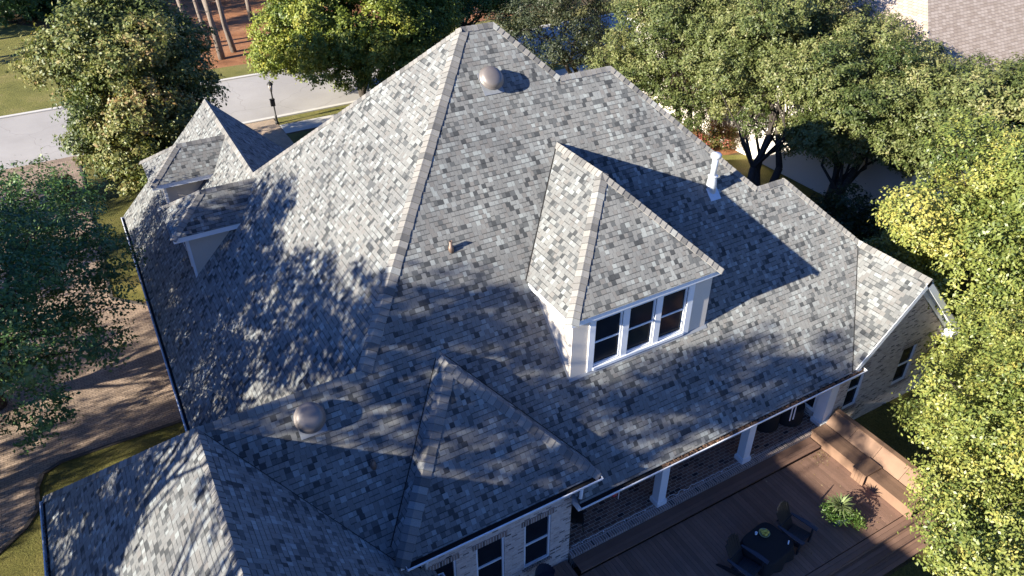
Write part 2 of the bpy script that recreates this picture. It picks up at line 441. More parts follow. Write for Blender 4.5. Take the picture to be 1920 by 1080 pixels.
# ridge and hip caps ----------------------------------------------------------
cap = hb(); cap_n = [0]
def caps(a, b, na, nb, w=.165, exp=.20, mb=None):
    """row of bent cap shingles from the low end a to the high end b, on planes with normals na, nb"""
    mb = mb or cap
    a, b = Vector(a), Vector(b); t = (b - a); L = t.length; t.normalize()
    na, nb = Vector(na).normalized(), Vector(nb).normalized()
    da = na.cross(t); db = nb.cross(t)
    if da.z > 0: da = -da
    if db.z > 0: db = -db
    up = (na + nb).normalized()
    n = max(1, int(round(L / exp)))
    rr = random.Random(cap_n[0])
    for i in range(n):
        s0 = i * L / n - .03; s1 = (i + 1) * L / n + .02
        k = cap_n[0] = cap_n[0] + 1
        ww = w * rr.uniform(.95, 1.06)
        for s, e in ((0, 0),):
            lo = a + t * s0; hi = a + t * s1
            ring = []
            for P, lift in ((lo, .024 + rr.uniform(0, .006)), (hi, .012)):
                c = P + up * (lift + .012)
                ring.append([P + da * ww + na * lift, P + da * .045 + na * (lift + .004), c, P + db * .045 + nb * (lift + .004), P + db * ww + nb * lift])
            l, h = ring
            for j in range(4):
                mb.face([l[j], l[j + 1], h[j + 1], h[j]], 0, [(j, k + .0), (j + 1, k + .0), (j + 1, k + .98), (j, k + .98)])
            base = [P_ - up * lift_ for P_, lift_ in ((q, .022) for q in l)]
            for j in range(4):
                mb.face([l[j + 1], l[j], base[j], base[j + 1]], 0, [(j, k), (j + 1, k), (j + 1, k + .05), (j, k + .05)])
            for j in (0, 4):
                mb.face([l[j], h[j], h[j] - up * .012, base[j]], 0, [(j, k), (j, k + .98), (j, k + .98), (j, k)])
nP, nL, nF, nE = (0, -1, 1), (-1, 0, 1), (0, 1, 1), (1, 0, 1)
caps(C1, R1a, nP, nL, .23); caps(R1a, R1b, nP, nF); caps(R2a, R1b, nP, nE); caps(R2a, R2b, nP, nF); caps(R3a, R2b, nP, nE); caps(R3a, R3b, nP, nF)
caps(GT, R3b, nP, nE); caps(GF, GT, nL, nE); caps(HT, R1a, nL, nF); caps(TA, HT, nL, nE); caps(C0, C1, nP, nF); caps((-.09, 3, 7.225), C0, nL, nE)
caps((-4.5, 19.52, EZ), C0, nL, nF)
nWl = (-1.0377, 0, 1)
caps((9.25, 11.32, WE), WA, nP, nE, .21); caps((3.3, 11.32, WE), WA, nP, nWl, .23); caps(WA, WB, nWl, nE)
for p, q_, a_, b_ in (((22.29, 32.165, 2.9), R1b, nF, nE), ((24.29, 29.085, 2.9), R2b, nF, nE), ((25.61, 21.585, 2.9), R3b, nF, nE)): caps(p, q_, a_, b_)
cap_o = cap.build("ridge_cap", M_CAP, roof_o)
# dark cut line along each valley
def valley(a, b, n1, n2, mb, w=.016):
    a, b = Vector(a), Vector(b); t = (b - a).normalized(); n1, n2 = Vector(n1).normalized(), Vector(n2).normalized()
    for n in (n1, n2):
        d = n.cross(t); d = d if d.z > 0 else -d
        o1, o2 = n * .006 + d * .004, n * .006 + d * (w + .004)
        mb.face([a + o1, b + o1, b + o2, a + o2])
for a_, b_, n_, w_ in ((GV, GT, nL, .016), ((9.25, 11.975, WE), WB, nE, .016), ((3.3, 11.975, WE), WB, nWl, .016), ((3.4, 11.62, 3.735), C0, nE, .01)):
    vl = hb(); valley(a_, b_, nP, n_, vl, w_); vl.build("valley_line", M_GUT_IN, roof_o, True)

# fascia + soffits --------------------------------------------------------------
tr = hb()
def fascia(a, b, out, h=.2, t=.03, drop=0.0):
    a = Vector(a); b = Vector(b); out = Vector(out)
    z1 = a.z - .012 - drop; o2 = out * -.035
    p = [a + o2, b + o2, b + o2 - out * t, a + o2 - out * t]
    p = [Vector((q.x, q.y, z1 - h)) for q in p]
    tr.extrude(p, (0, 0, h))
def soffit(x0, y0, x1, y1, z):
    tr.box((x0, y0, z - .02), (x1, y1, z))
fascia((-.3, 36.25, EZ), (-.3, 19.5, EZ), (-1, 0, 0)); soffit(-.24, 19.6, .1, 36.2, EZ - .2)
fascia((-4.5, 19.45, EZ), (-4.5, 3, EZ), (-1, 0, 0)); soffit(-4.44, 3.1, -4.05, 19.4, EZ - .2)
fascia((-4.45, 19.52, EZ), (-.32, 19.52, EZ), (0, 1, 0)); soffit(-4.4, 19.05, -.3, 19.46, EZ - .2)
fascia((4.3, 3, 2.835), (4.3, 11.6, 2.835), (1, 0, 0)); soffit(3.88, 3.1, 4.24, 11.6, 2.835 - .2)
fascia((3.3, 11.32, WE), (9.25, 11.32, WE), (0, -1, 0)); soffit(3.36, 11.38, 9.19, 11.66, WE - .2)
fascia((9.25, 11.35, WE), (9.25, 11.97, WE), (1, 0, 0)); soffit(8.58, 11.661, 9.19, 12.6, WE - .201)
fascia((3.3, 11.97, WE), (3.3, 11.36, WE), (-1, 0, 0), .16)
fascia((8.53, 11.225, 3.34), (20.2, 11.225, 3.34), (0, -1, 0), .22)
fascia((25.68, 11.2, 2.9), (25.61, 21.58, 2.9), (1, 0, 0)); soffit(25.1, 11.25, 25.62, 21.5, 2.7)
fascia((9.125, 32.165, 2.9), (22.29, 32.165, 2.9), (0, 1, 0)); fascia((22.29, 29.085, 2.9), (24.29, 29.085, 2.9), (0, 1, 0))
fascia((9.125, 36.3, 2.9), (9.125, 32.165, 2.9), (1, 0, 0))
fascia((24.3, 29.085, 2.9), (24.3, 21.6, 2.9), (1, 0, 0))
# gable rakes: sloping boards under the roof edge, with a frieze board on the brick
def rake(top, low, y, out, w=.22):
    a, b = Vector((top[0], y, top[1])), Vector((low[0], y, low[1]))
    d = (b - a).normalized(); n = Vector((-d.z, 0, d.x)); n = n if n.z < 0 else -n
    p = [a + n * .02, b + n * .02, b + n * (w + .02), a + n * (w + .02)]
    tr.extrude(p, (0, out * .035, 0))
rake((22.34, 6.24), (19.72, 3.46), 11.2, 1); rake((22.34, 6.24), (25.66, 2.92), 11.2, 1)
rake((22.34, 6.02), (19.95, 3.48), 11.545, 1, .16); rake((22.34, 6.02), (25.3, 3.06), 11.545, 1, .16)
rake((22.34, 6.0), (19.95, 3.46), 11.24, 1, .03)
for a, b in (((22.34, 6.00), (19.72, 3.22)), ((22.34, 6.0), (25.5, 2.84))):
    tr.face([(a[0], 11.236, a[1]), (b[0], 11.236, b[1]), (b[0], 11.545, b[1]), (a[0], 11.545, a[1])])
tr.box((25.2, 11.21, 2.45), (25.7, 11.75, 2.86))
tr.box((19.66, 11.24, 2.98), (20.15, 11.585, 3.3))
rake((4.455, 7.57), (-.28, 2.84), 36.26, 1); rake((4.455, 7.57), (9.1, 2.93), 36.26, 1)
rake((-.09, 7.225), (-4.48, 2.84), 3.0, 1); rake((-.09, 7.225), (4.28, 2.86), 3.0, 1)
tr.build("white_trim", M_WHITE, house)
# gutters --------------------------------------------------------------------------
def gutter(a, b, out, w=.13, litter=None):
    mb = hb(); a, b, out = Vector(a), Vector(b), Vector(out)
    d = (b - a).normalized(); dn = Vector((0, 0, -1))
    def strip(p, q, t, mi):
        mb.extrude([a + out * p[0] + dn * p[1], a + out * q[0] + dn * q[1], a + out * (q[0] + t[0]) + dn * (q[1] + t[1]), a + out * (p[0] + t[0]) + dn * (p[1] + t[1])], b - a, mi)
    strip((-.032, .0), (-.032, .13), (.008, 0), 1)
    strip((-.024, .122), (w - .03, .122), (0, .008), 0)
    strip((-.024, .114), (w - .034, .114), (0, .007), 1)
    strip((w - .03, .13), (w + .006, .03), (.008, 0), 0)
    strip((w - .004, .022), (w + .028, .022), (0, -.016), 0)
    for p, s in ((a, -1), (b, 1)):
        mb.extrude([p + out * -.032, p + out * -.032 + dn * .13, p + out * (w - .02) + dn * .13, p + out * (w + .02) + dn * .02], d * (.008 * s), 0)
    ob = mb.build("gutter", [M_WHITE, M_GUT_IN], house)
    if litter:
        lm = hb(); rr = random.Random(5)
        for i in range(litter[2]):
            f = litter[0] + (litter[1] - litter[0]) * rr.random() ** .8
            p = a + (b - a) * f + out * rr.uniform(0, w - .03) + dn * rr.uniform(.015, .07)
            r_ = rr.uniform(.02, .045); th = rr.uniform(0, 6.3)
            e1 = Vector((math.cos(th), math.sin(th), rr.uniform(-.5, .5))) * r_; e2 = Vector((-math.sin(th), math.cos(th), rr.uniform(-.5, .5))) * r_ * .7
            lm.face([p + e1, p + e2, p - e1, p - e2])
        lm.build("leaf_litter", M_LITTER, ob)["kind"] = "stuff"
    return ob
gutter((-.3, 36.2, EZ), (-.3, 19.5, EZ), (-1, 0, 0), .12)
gutter((-4.5, 19.4, EZ), (-4.5, 3.1, EZ), (-1, 0, 0), .12, (.0, .9, 300))
gutter((3.42, 11.32, WE), (9.25, 11.32, WE), (0, -1, 0), .15)
gutter((8.53, 11.225, 3.34), (20.2, 11.225, 3.34), (0, -1, 0), .14, (1.0, .25, 900))
gutter((4.3, 3.1, 2.835), (4.3, 11.5, 2.835), (1, 0, 0), .13, (.0, 1., 150))
dsp = hb()
dsp.tube([(3.95, 11.27, 3.95), (3.97, 11.35, 3.72), (4.02, 11.55, 3.5), (4.02, 11.58, 3.2)], .05, 8)
dsp.build("downspout", M_WHITE, house)
dsp = hb()
dsp.tube([(8.72, 11.5, 3.9), (8.72, 11.4, 3.72), (8.62, 11.3, 3.46)], .055, 8)
dsp.build("downspout", M_WHITE, house)

# walls ---------------------------------------------------------------------------------
wall = hb()
def vwall(pts, mi=0):
    wall.face(pts, mi)
def rect_wall(x0, y0, x1, y1, z0, z1, mi=0):
    vwall([(x0, y0, z0), (x1, y1, z0), (x1, y1, z1), (x0, y0, z1)], mi)
WT = EZ - .2
rect_wall(.06, 35.95, .06, 19.1, 0, WT); rect_wall(.06, 19.1, -4.1, 19.1, 0, WT); rect_wall(-4.1, 19.1, -4.1, 3.4, 0, WT)
vwall([(-4.1, 3.4, 0), (3.92, 3.4, 0), (3.92, 3.4, 3.1), (-.09, 3.4, 7.1), (-4.1, 3.4, 3.1)])
rect_wall(3.92, 3.4, 3.92, 11.64, 0, 2.63)
vwall([(8.75, 35.95, 0), (.06, 35.95, 0), (.06, 35.95, 3.0), (4.455, 35.95, 7.4), (8.75, 35.95, 3.1)])
rect_wall(8.75, 31.8, 8.75, 35.95, 0, 2.7); rect_wall(21.9, 31.8, 8.75, 31.8, 0, 2.7); rect_wall(21.9, 28.7, 21.9, 31.8, 0, 2.7)
rect_wall(23.9, 28.7, 21.9, 28.7, 0, 2.7); rect_wall(23.9, 21.2, 23.9, 28.7, 0, 2.7); rect_wall(25.2, 21.2, 23.9, 21.2, 0, 2.7)
rect_wall(25.2, 11.59, 25.2, 21.2, 0, 2.7)
# wing wall and gable wall have real openings: strips between the windows
def pierced(x0, x1, y, z0, z1, ops, depth=.12):
    ops = sorted(ops); cur = x0
    for (a, b, c, d) in ops:
        rect_wall(cur, y, a, y, z0, z1)
        rect_wall(a, y, b, y, z0, c); rect_wall(a, y, b, y, d, z1)
        for q in ([(a, y, c), (a, y + depth, c), (a, y + depth, d), (a, y, d)], [(b, y, d), (b, y + depth, d), (b, y + depth, c), (b, y, c)],
                  [(a, y, c), (b, y, c), (b, y + depth, c), (a, y + depth, c)], [(a, y, d), (a, y + depth, d), (b, y + depth, d), (b, y, d)]): wall.face(q)
        cur = b
    rect_wall(cur, y, x1, y, z0, z1)
WOPS = [(4.02, 4.9, .95, 2.9), (5.5, 6.38, .95, 2.9), (7.02, 7.9, .95, 2.9)]
pierced(3.92, 8.58, 11.64, 0, 3.88, WOPS)
rect_wall(8.58, 11.64, 8.58, 14.6, 0, 4.2)
rect_wall(8.58, 14.6, 19.45, 14.6, .6, 3.6)
wall.box((19.45, 12.0, .0), (19.55, 14.6, 1.0)); wall.box((19.45, 12.0, 2.5), (19.55, 14.6, 3.6)); wall.box((19.45, 13.6, 1.0), (19.55, 14.6, 2.5))
GOPS = [(20.32, 21.06, .95, 2.72), (23.02, 23.84, .95, 2.72)]
pierced(19.75, 25.2, 11.59, 0, 3.0, GOPS)
vwall([(19.75, 11.592, 3.0), (25.2, 11.592, 3.0), (25.2, 11.592, 3.2), (22.34, 11.592, 6.05), (19.75, 11.592, 3.3)])
wall.build("brick_wall", M_BRICK, house)
for (a, b, c, d) in WOPS + GOPS:                                # soldier course lintels and sills, proud of the wall
    y = 11.64 if a < 12 else 11.59
    wl = hb(); wl.box((a - .1, y - .018, d), (b + .1, y + .05, d + .21)); wl.build("brick_lintel", M_ROWLOCK, house)
    wl = hb(); wl.box((a - .06, y - .04, c - .08), (b + .06, y + .05, c)); wl.build("brick_sill", M_ROWLOCK, house)
def window(x0, x1, z0, z1, y, ax='x', parent=house, out=-1, name="window", fr=.06, rail=True):
    """double-hung window: white frame, meeting rail, two dark panes set back"""
    b = hb()
    def bx(u0, u1, w0, w1, d0, d1, mi):
        if ax == 'x': b.box((u0, min(y + d0 * -out, y + d1 * -out), w0), (u1, max(y + d0 * -out, y + d1 * -out), w1), mi)
        else: b.box((min(y + d0 * -out, y + d1 * -out), u0, w0), (max(y + d0 * -out, y + d1 * -out), u1, w1), mi)
    bx(x0, x0 + fr, z0, z1, .03, .10, 0); bx(x1 - fr, x1, z0, z1, .03, .10, 0)
    bx(x0 + fr, x1 - fr, z1 - fr, z1, .03, .10, 0); bx(x0 + fr, x1 - fr, z0, z0 + fr, .02, .10, 0)
    zm = (z0 + z1) / 2
    if rail: bx(x0 + fr, x1 - fr, zm - .025, zm + .025, .045, .095, 0)
    o = b.build(name, M_WHITE, parent)
    b = hb()
    bx(x0 + fr, x1 - fr, z0 + fr, z1 - fr, .088, .098, 0)
    b.build("pane", M_GLASS, o) if parent is house else None
    return o
for (a, b, c, d) in WOPS: window(a, b, c, d, 11.64)
for (a, b, c, d) in GOPS: window(a, b, c, d, 11.59)
wo = hb(); wo.box((19.40, 12.0, .95), (19.449, 13.6, 1.08)); wo.box((19.40, 12.0, 2.42), (19.449, 13.6, 2.55)); wo.box((19.40, 12.0, 1.08), (19.449, 12.12, 2.42)); wo.box((19.40, 13.48, 1.08), (19.449, 13.6, 2.42))
wo = wo.build("window", M_WHITE, house); b = hb(); b.box((19.43, 12.1, 1.06), (19.46, 13.5, 2.44)); b.build("pane", M_GLASS, wo)
# porch --------------------------------------------------------------------------------------
b = hb(); b.box((8.60, 11.78, 0), (19.44, 14.58, .62)); b.build("porch_floor", M_PFLOOR, house)
b = hb(); b.box((8.62, 11.50, 0), (19.30, 11.776, .625)); b.build("porch_edge", M_ROWLOCK, house)
b = hb(); b.box((8.62, 11.30, 3.06), (19.44, 14.58, 3.10)); b.box((8.62, 11.35, 2.85), (19.44, 11.8, 3.055)); b.build("porch_ceiling", M_WHITE, house)
def column(x, y, w, lab=None):
    c = hb(); c.box((x - w / 2, y - w / 2, .85), (x + w / 2, y + w / 2, 2.85))
    co = c.build("porch_column", M_WHITE, house)
    if lab: co["label"] = lab
    c = hb(); c.box((x - w / 2 - .045, y - w / 2 - .045, .622), (x + w / 2 + .045, y + w / 2 + .045, .80)); c.box((x - w / 2 - .02, y - w / 2 - .02, .80), (x + w / 2 + .02, y + w / 2 + .02, .85)); c.build("base", M_WHITE, co)
    c = hb(); c.box((x - w / 2 - .035, y - w / 2 - .035, 2.74), (x + w / 2 + .035, y + w / 2 + .035, 2.848)); c.build("capital", M_WHITE, co)
column(12.18, 11.85, .30); column(15.84, 11.85, .30); column(19.55, 11.78, .40, "wide corner column beside the brick gable wall")
# rear dormer -----------------------------------------------------------------------------------
dorm = thing("rear_dormer", "", "x"); del dorm["label"]; del dorm["category"]; dorm.parent = house; dorm.location = (0, 0, 0)
d = hb(); DE = 7.88; DA = (12.15, 16.04, 10.57); DB = (12.15, 18.455, 10.57)
x0, x1, y0, yb = 9.46, 14.84, 13.35, 15.765
d.face([(x0, y0, DE), (x1, y0, DE), DA]); d.face([(x0, yb, DE), (x0, y0, DE), DA, DB]); d.face([(x1, y0, DE), (x1, yb, DE), DB, DA])
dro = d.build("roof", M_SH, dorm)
for xv, nv in ((x0, nL), (x1, nE)):
    vd = hb(); valley((xv, yb, DE), DB, nP, nv, vd, .02); vd.build("valley_line", M_GUT_IN, dorm)
d = hb(); caps((x0, y0, DE), DA, nP, nL, .2, .2, d); caps((x1, y0, DE), DA, nP, nE, .165, .2, d); caps(DA, DB, nL, nE, .165, .2, d); d.build("ridge_cap", M_CAP, dorm)
d = hb()
d.box((x0 + .03, y0 + .03, DE - .19), (x1 - .03, y0 + .055, DE - .012)); d.box((x0 + .03, y0 + .06, DE - .19), (x0 + .055, yb - .1, DE - .012)); d.box((x1 - .055, y0 + .06, DE - .19), (x1 - .03, yb - .1, DE - .012))
d.face([(x0 + .055, y0 + .055, DE - .17), (x1 - .055, y0 + .055, DE - .17), (x1 - .055, yb - .2, DE - .17), (x0 + .055, yb - .2, DE - .17)])
WX = [(10.42, 11.40), (11.62, 12.60), (12.82, 13.80)]; wz0, wz1, wy = 5.80, 7.50, 13.57
d.box((10.22, wy - .04, wz0 - .1), (10.42, wy, wz1 + .19)); d.box((13.80, wy - .04, wz0 - .1), (14.02, wy, wz1 + .19))
d.box((11.40, wy - .035, wz0), (11.62, wy, wz1)); d.box((12.60, wy - .035, wz0), (12.82, wy, wz1))
d.box((10.42, wy - .03, wz1), (13.80, wy, wz1 + .19)); d.box((10.42, wy - .07, wz0 - .1), (13.80, wy, wz0))
d.build("white_trim", M_WHITE, dorm)
d = hb(); X0, X1 = 9.66, 14.72
for a, b_ in ((X0, 10.42), (13.80, X1), (11.40, 11.62), (12.60, 12.82)): d.face([(a, wy, 5.5), (b_, wy, 5.5), (b_, wy, 7.71), (a, wy, 7.71)])
for a, b_ in WX:
    d.face([(a, wy, 5.5), (b_, wy, 5.5), (b_, wy, wz0), (a, wy, wz0)]); d.face([(a, wy, wz1), (b_, wy, wz1), (b_, wy, 7.71), (a, wy, 7.71)])
for X in (X0, X1): d.face([(X, wy, 5.5), (X, wy, 7.71), (X, 15.6, 7.71), (X, 15.7, 7.6)])
d.build("wall", M_TAN, dorm)
d = hb()                                                        # metal flashing where the cheeks and front meet the slope
d.extrude([(X0 - .06, wy - .075, wy - .075 - 7.885 + .008), (X1 + .06, wy - .075, wy - .075 - 7.885 + .008), (X1 + .06, wy - .002, wy - 7.885 + .008), (X0 - .06, wy - .002, wy - 7.885 + .008)], (0, -.006, .006))
d.build("base_flashing", M_FLASH, dorm)
for X, sg in ((X0, -1), (X1, 1)):
    d = hb(); d.extrude([(X + sg * .003, wy, wy - 7.885 + .008), (X + sg * .07, wy, wy - 7.885 + .008), (X + sg * .07, 15.6, 7.723), (X + sg * .003, 15.6, 7.723)], (0, -.006, .006)); d.build("base_flashing", M_FLASH, dorm)
for a, b_ in WX:
    d = hb(); f = .055
    d.box((a, wy + .02, wz0), (a + f, wy + .08, wz1)); d.box((b_ - f, wy + .02, wz0), (b_, wy + .08, wz1)); d.box((a + f, wy + .02, wz1 - f), (b_ - f, wy + .08, wz1)); d.box((a + f, wy + .01, wz0), (b_ - f, wy + .08, wz0 + f))
    zm = (wz0 + wz1) / 2; d.box((a + f, wy + .035, zm - .022), (b_ - f, wy + .075, zm + .022))
    d.box((a + f, wy + .07, wz0 + f), (b_ - f, wy + .078, wz1 - f), 1)
    d.build("window", [M_WHITE, M_GLASS], dorm)
# west dormers -----------------------------------------------------------------------------------
def west_dormer(yc):
    dm = bpy.data.objects.new("side_dormer", None); COL.objects.link(dm); dm.parent = house
    ze, zr, hw, xe, xa = 6.53, 7.50, 1.33, 1.0, 2.45
    A, B = (xa, yc, zr), (zr - 3.114, yc, zr); xb = ze - 3.114
    d = hb()
    d.face([(xe, yc + hw, ze), (xe, yc - hw, ze), A]); d.face([(xe, yc - hw, ze), (xb, yc - hw, ze), B, A]); d.face([(xb, yc + hw, ze), (xe, yc + hw, ze), A, B])
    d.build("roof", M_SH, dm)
    n1, n2, n3 = (-.669, 0, 1), (0, -.73, 1), (0, .73, 1)
    d = hb(); caps((xe, yc - hw, ze), A, n1, n2, .17, .2, d); caps((xe, yc + hw, ze), A, n1, n3, .17, .2, d); caps(A, B, n2, n3, .17, .2, d); d.build("ridge_cap", M_CAP, dm)
    d = hb()
    d.box((xe + .03, yc - hw + .03, ze - .2), (xb + .12, yc - hw + .055, ze - .012)); d.box((xe + .03, yc + hw - .055, ze - .2), (xb + .12, yc + hw - .03, ze - .012)); d.box((xe + .03, yc - hw + .06, ze - .2), (xe + .055, yc + hw - .06, ze - .012))
    d.face([(xe + .055, yc - hw + .055, ze - .18), (xb, yc - hw + .055, ze - .18), (xb, yc + hw - .055, ze - .18), (xe + .055, yc + hw - .055, ze - .18)])
    X, ww = 1.48, .93
    d.box((X - .03, yc - ww - .03, 4.55), (X + .06, yc - ww + .06, ze - .2)); d.box((X - .03, yc + ww - .06, 4.55), (X + .06, yc + ww + .03, ze - .2))
    d.build("white_trim", M_WHITE, dm)
    d = hb()
    d.face([(X, yc - ww, 4.4), (X, yc + ww, 4.4), (X, yc + ww, ze - .19), (X, yc - ww, ze - .19)])
    for sgn in (-1, 1): d.face([(X, yc + sgn * ww, 4.4), (X, yc + sgn * ww, ze - .19), (3.3, yc + sgn * ww, ze - .19), (3.3, yc + sgn * ww, 6.2)])
    d.build("wall", M_STUCCO, dm)
    d = hb(); d.box((X - .05, yc - .5, 4.8), (X - .002, yc + .5, 6.2)); d.box((X - .06, yc - .44, 4.86), (X - .051, yc + .44, 6.14), 1); d.box((X - .07, yc - .44, 5.48), (X - .061, yc + .44, 5.52)); d.build("window", [M_WHITE, M_GLASS], dm)
west_dormer(31.88); west_dormer(27.2)
# roof fittings ------------------------------------------------------------------------------------
def slopeM(p, nrm):
    n = Vector(nrm).normalized(); t = Vector((1, 0, 0)); t = (t - n * t.dot(n)).normalized(); s = n.cross(t)
    M = Matrix((t, s, n)).transposed().to_4x4(); M.translation = Vector(p); return M
def attic_vent(p):
    M = slopeM(p, nP); b = hb()
    b.lathe([(.27, .0), (.27, .19), (.25, .2)], M, 24)
    b.lathe([(.33, .17), (.385, .175), (.40, .19), (.392, .215), (.36, .235), (.355, .26), (.33, .31), (.27, .355), (.18, .385), (.08, .398), (.001, .4)], M, 32)
    o = b.build("attic_vent", M_DOME, house)
    b = hb(); b.box((-.34, -.45, .012), (.34, .3, .022), 0, M); b.build("base_flashing", M_FLASH, o)
attic_vent((10.72, 20.16, 12.275)); attic_vent((2.44, 14.62, 6.735))
b = hb(); F = Matrix.Translation((17.07, 16.5, 8.62))
b.lathe([(.18, -.25), (.165, .18), (.14, .42), (.135, .44)], F, 20); b.lathe([(.10, .4), (.10, 1.12)], F, 20)
fo = b.build("flue_pipe", M_GALV, house)
b = hb(); b.lathe([(.09, 1.06), (.175, 1.10), (.18, 1.20), (.14, 1.245), (.001, 1.27)], F, 20); b.build("flue_cap", M_GALV, fo)
b = hb(); b.lathe([(.14, .43), (.17, .435), (.17, .455), (.10, .47)], F, 20); b.build("storm_collar", M_GALV, fo)
b = hb(); b.box((-.22, -.30, .01), (.22, .16, .02), 0, slopeM((17.07, 16.4, 8.515), nP)); b.build("base_flashing", M_GALV, fo)
for i, (x, y, h) in enumerate(((7.61, 16.83, .28), (3.56, 13.42, .2))):
    b = hb(); F = Matrix.Translation((x, y, y - 7.885)); b.lathe([(.085, -.1), (.075, .1), (.05, .12), (.05, h), (.04, h), (.04, h - .1)], F, 14); b.build("vent_pipe", M_COPPER, house)

# ------------------------------------------------------------------ deck, bench, furniture
def boards_x(mb, x0, x1, y0, y1, z0, z1, w=.14, gap=.007):
    x = x0
    while x < x1 - .02:
        mb.box((x, y0, z0), (min(x + w, x1) - gap, y1, z1)); x += w
def boards_y(mb, x0, x1, y0, y1, z0, z1, w=.14, gap=.007):
    y = y0
    while y < y1 - .02:
        mb.box((x0, y, z0), (x1, min(y + w, y1) - gap, z1)); y += w
DO = Vector((14, 9, 0))
deck = thing("deck", "brown wooden deck with steps in front of the brick porch", "deck", DO)
b = MB(DO); boards_x(b, 6.0, 19.98, 7.62, 10.94, .39, .42); boards_x(b, 6.0, 8.5, 10.94, 11.60, .39, .42); b.build("deck_boards", M_DECK, deck)
b = MB(DO); boards_y(b, 6.0, 19.98, 7.32, 7.60, .388, .421); boards_y(b, 6.0, 20.2, 6.96, 7.30, .22, .25); boards_y(b, 6.0, 20.4, 6.58, 6.94, .07, .10); b.build("step", M_DECK, deck)
b = MB(DO); b.box((6.0, 7.30, 0), (20.0, 7.33, .387)); b.box((6, 6.94, 0), (20.2, 6.965, .218)); b.box((6, 6.60, -.02), (20.4, 6.62, .068)); b.box((6.0, 7.35, 0), (19.9, 7.37, .385)); b.build("riser", M_DECK, deck)
b = MB(DO); boards_y(b, 8.62, 18.72, 10.96, 11.24, .50, .53); boards_y(b, 8.62, 18.72, 11.24, 11.49, .50, .53, .26); b.box((8.62, 10.985, .42), (18.72, 11.0, .5)); b.build("porch_step", M_DECK, deck)
BO = Vector((19.3, 9.4, .42))
bench = thing("bench", "long tan built-in wooden bench along the east edge of the deck", "bench", BO)
b = MB(BO); b.box((18.78, 7.40, .42), (18.82, 11.48, .83)); b.build("front_panel", M_BENCH, bench)
b = MB(BO)
for k in range(4): b.box((18.74 + k * .165, 7.38, .83), (18.74 + k * .165 + .158, 11.48, .87))
b.build("seat", M_BENCH, bench)
b = MB(BO)
ys = [7.40, 8.45, 9.50, 10.5, 11.48]
for a_, c_ in zip(ys[:-1], ys[1:]):
    b.extrude([(19.42, a_, .872), (19.42, c_ - .012, .872), (19.80, c_ - .012, 1.30), (19.80, a_, 1.30)], (.03, 0, -.025))
b.build("backrest", M_BENCH, bench)
b = MB(BO); b.box((19.77, 7.38, 1.302), (19.96, 11.5, 1.34)); b.box((19.88, 7.4, 0.0), (19.92, 11.48, 1.30)); b.build("back_rail", M_BENCH, bench)
so = Vector((18.95, 9.30, .42))
side = thing("side_table", "small square tan wooden box table straddling the bench seat", "side table", so)
b = MB(so); b.box((18.56, 9.05, .905), (19.36, 9.58, .95)); b.build("top", M_BENCH, side)
b = MB(so)
for k in range(4): b.box((18.60, 9.08 + k * .12, .425), (18.63, 9.08 + k * .12 + .113, .903))
b.build("front_panel", M_BENCH, side)
for ya in (9.08, 9.53):
    b = MB(so); b.box((18.635, ya, .873), (19.3, ya + .02, .903)); b.build("apron", M_BENCH, side)

def make_chair():
    t = thing("adirondack_chair", "black adirondack chair at the right of the covered table, nearer the potted plant", "chair", (0, 0, 0), 0, "adirondack chairs on the deck")
    b = MB()
    for k in range(7):
        f = k / 6; y = -.36 + f * .52; z = .37 - f * .12 + .02 * math.sin(f * 3)
        b.box((-.27, y, z - .012), (.27, y + .078, z + .012))
    b.build("seat", M_BLACK, t)
    b = MB()
    n = 6
    for k in range(n):
        u = (k - (n - 1) / 2) / ((n - 1) / 2)
        x = u * .235; h = .86 - .13 * u * u
        bot, top = Vector((x * .86, .16, .22)), Vector((x * 1.06, .16 + .44 * h / .9, .22 + h))
        wv = Vector((.0445, 0, 0)); th = Vector((0, .018, .008))
        b.extrude([bot - wv, bot + wv, top + wv - Vector((0, 0, .02 * max(u, 0))), top - wv - Vector((0, 0, .02 * max(-u, 0)))], th)
    b.build("backrest", M_BLACK, t)
    for sx in (-1, 1):
        b = MB(); b.extrude([(sx * .29, -.46, .56), (sx * .42, -.44, .56), (sx * .43, -.1, .565), (sx * .36, .36, .55), (sx * .30, .36, .55)], (0, 0, .024)); b.build("armrest", M_BLUEBLK, t)
        b = MB(); b.box((sx * .31 - .045, -.36, 0), (sx * .31 + .045, -.325, .558)); b.build("leg", M_BLACK, t)
        b = MB(); b.extrude([(sx * .275, -.36, .36), (sx * .275, -.36, .24), (sx * .275, .62, 0), (sx * .275, .66, 0), (sx * .275, .62, .08), (sx * .275, .2, .26)], (sx * .03, 0, 0)); b.build("leg", M_BLACK, t)
    b = MB(); b.box((-.33, .30, .5), (.33, .325, .548)); b.build("back_brace", M_BLACK, t)
    return t
ch = make_chair(); ch.scale = (1.1, 1.1, 1.08); ch.location = (14.97, 8.72, .421); ch.rotation_euler = (0, 0, math.radians(12))
dup(ch, (12.80, 8.60, .421), math.radians(14), "black adirondack chair at the left of the covered table, half out of frame")
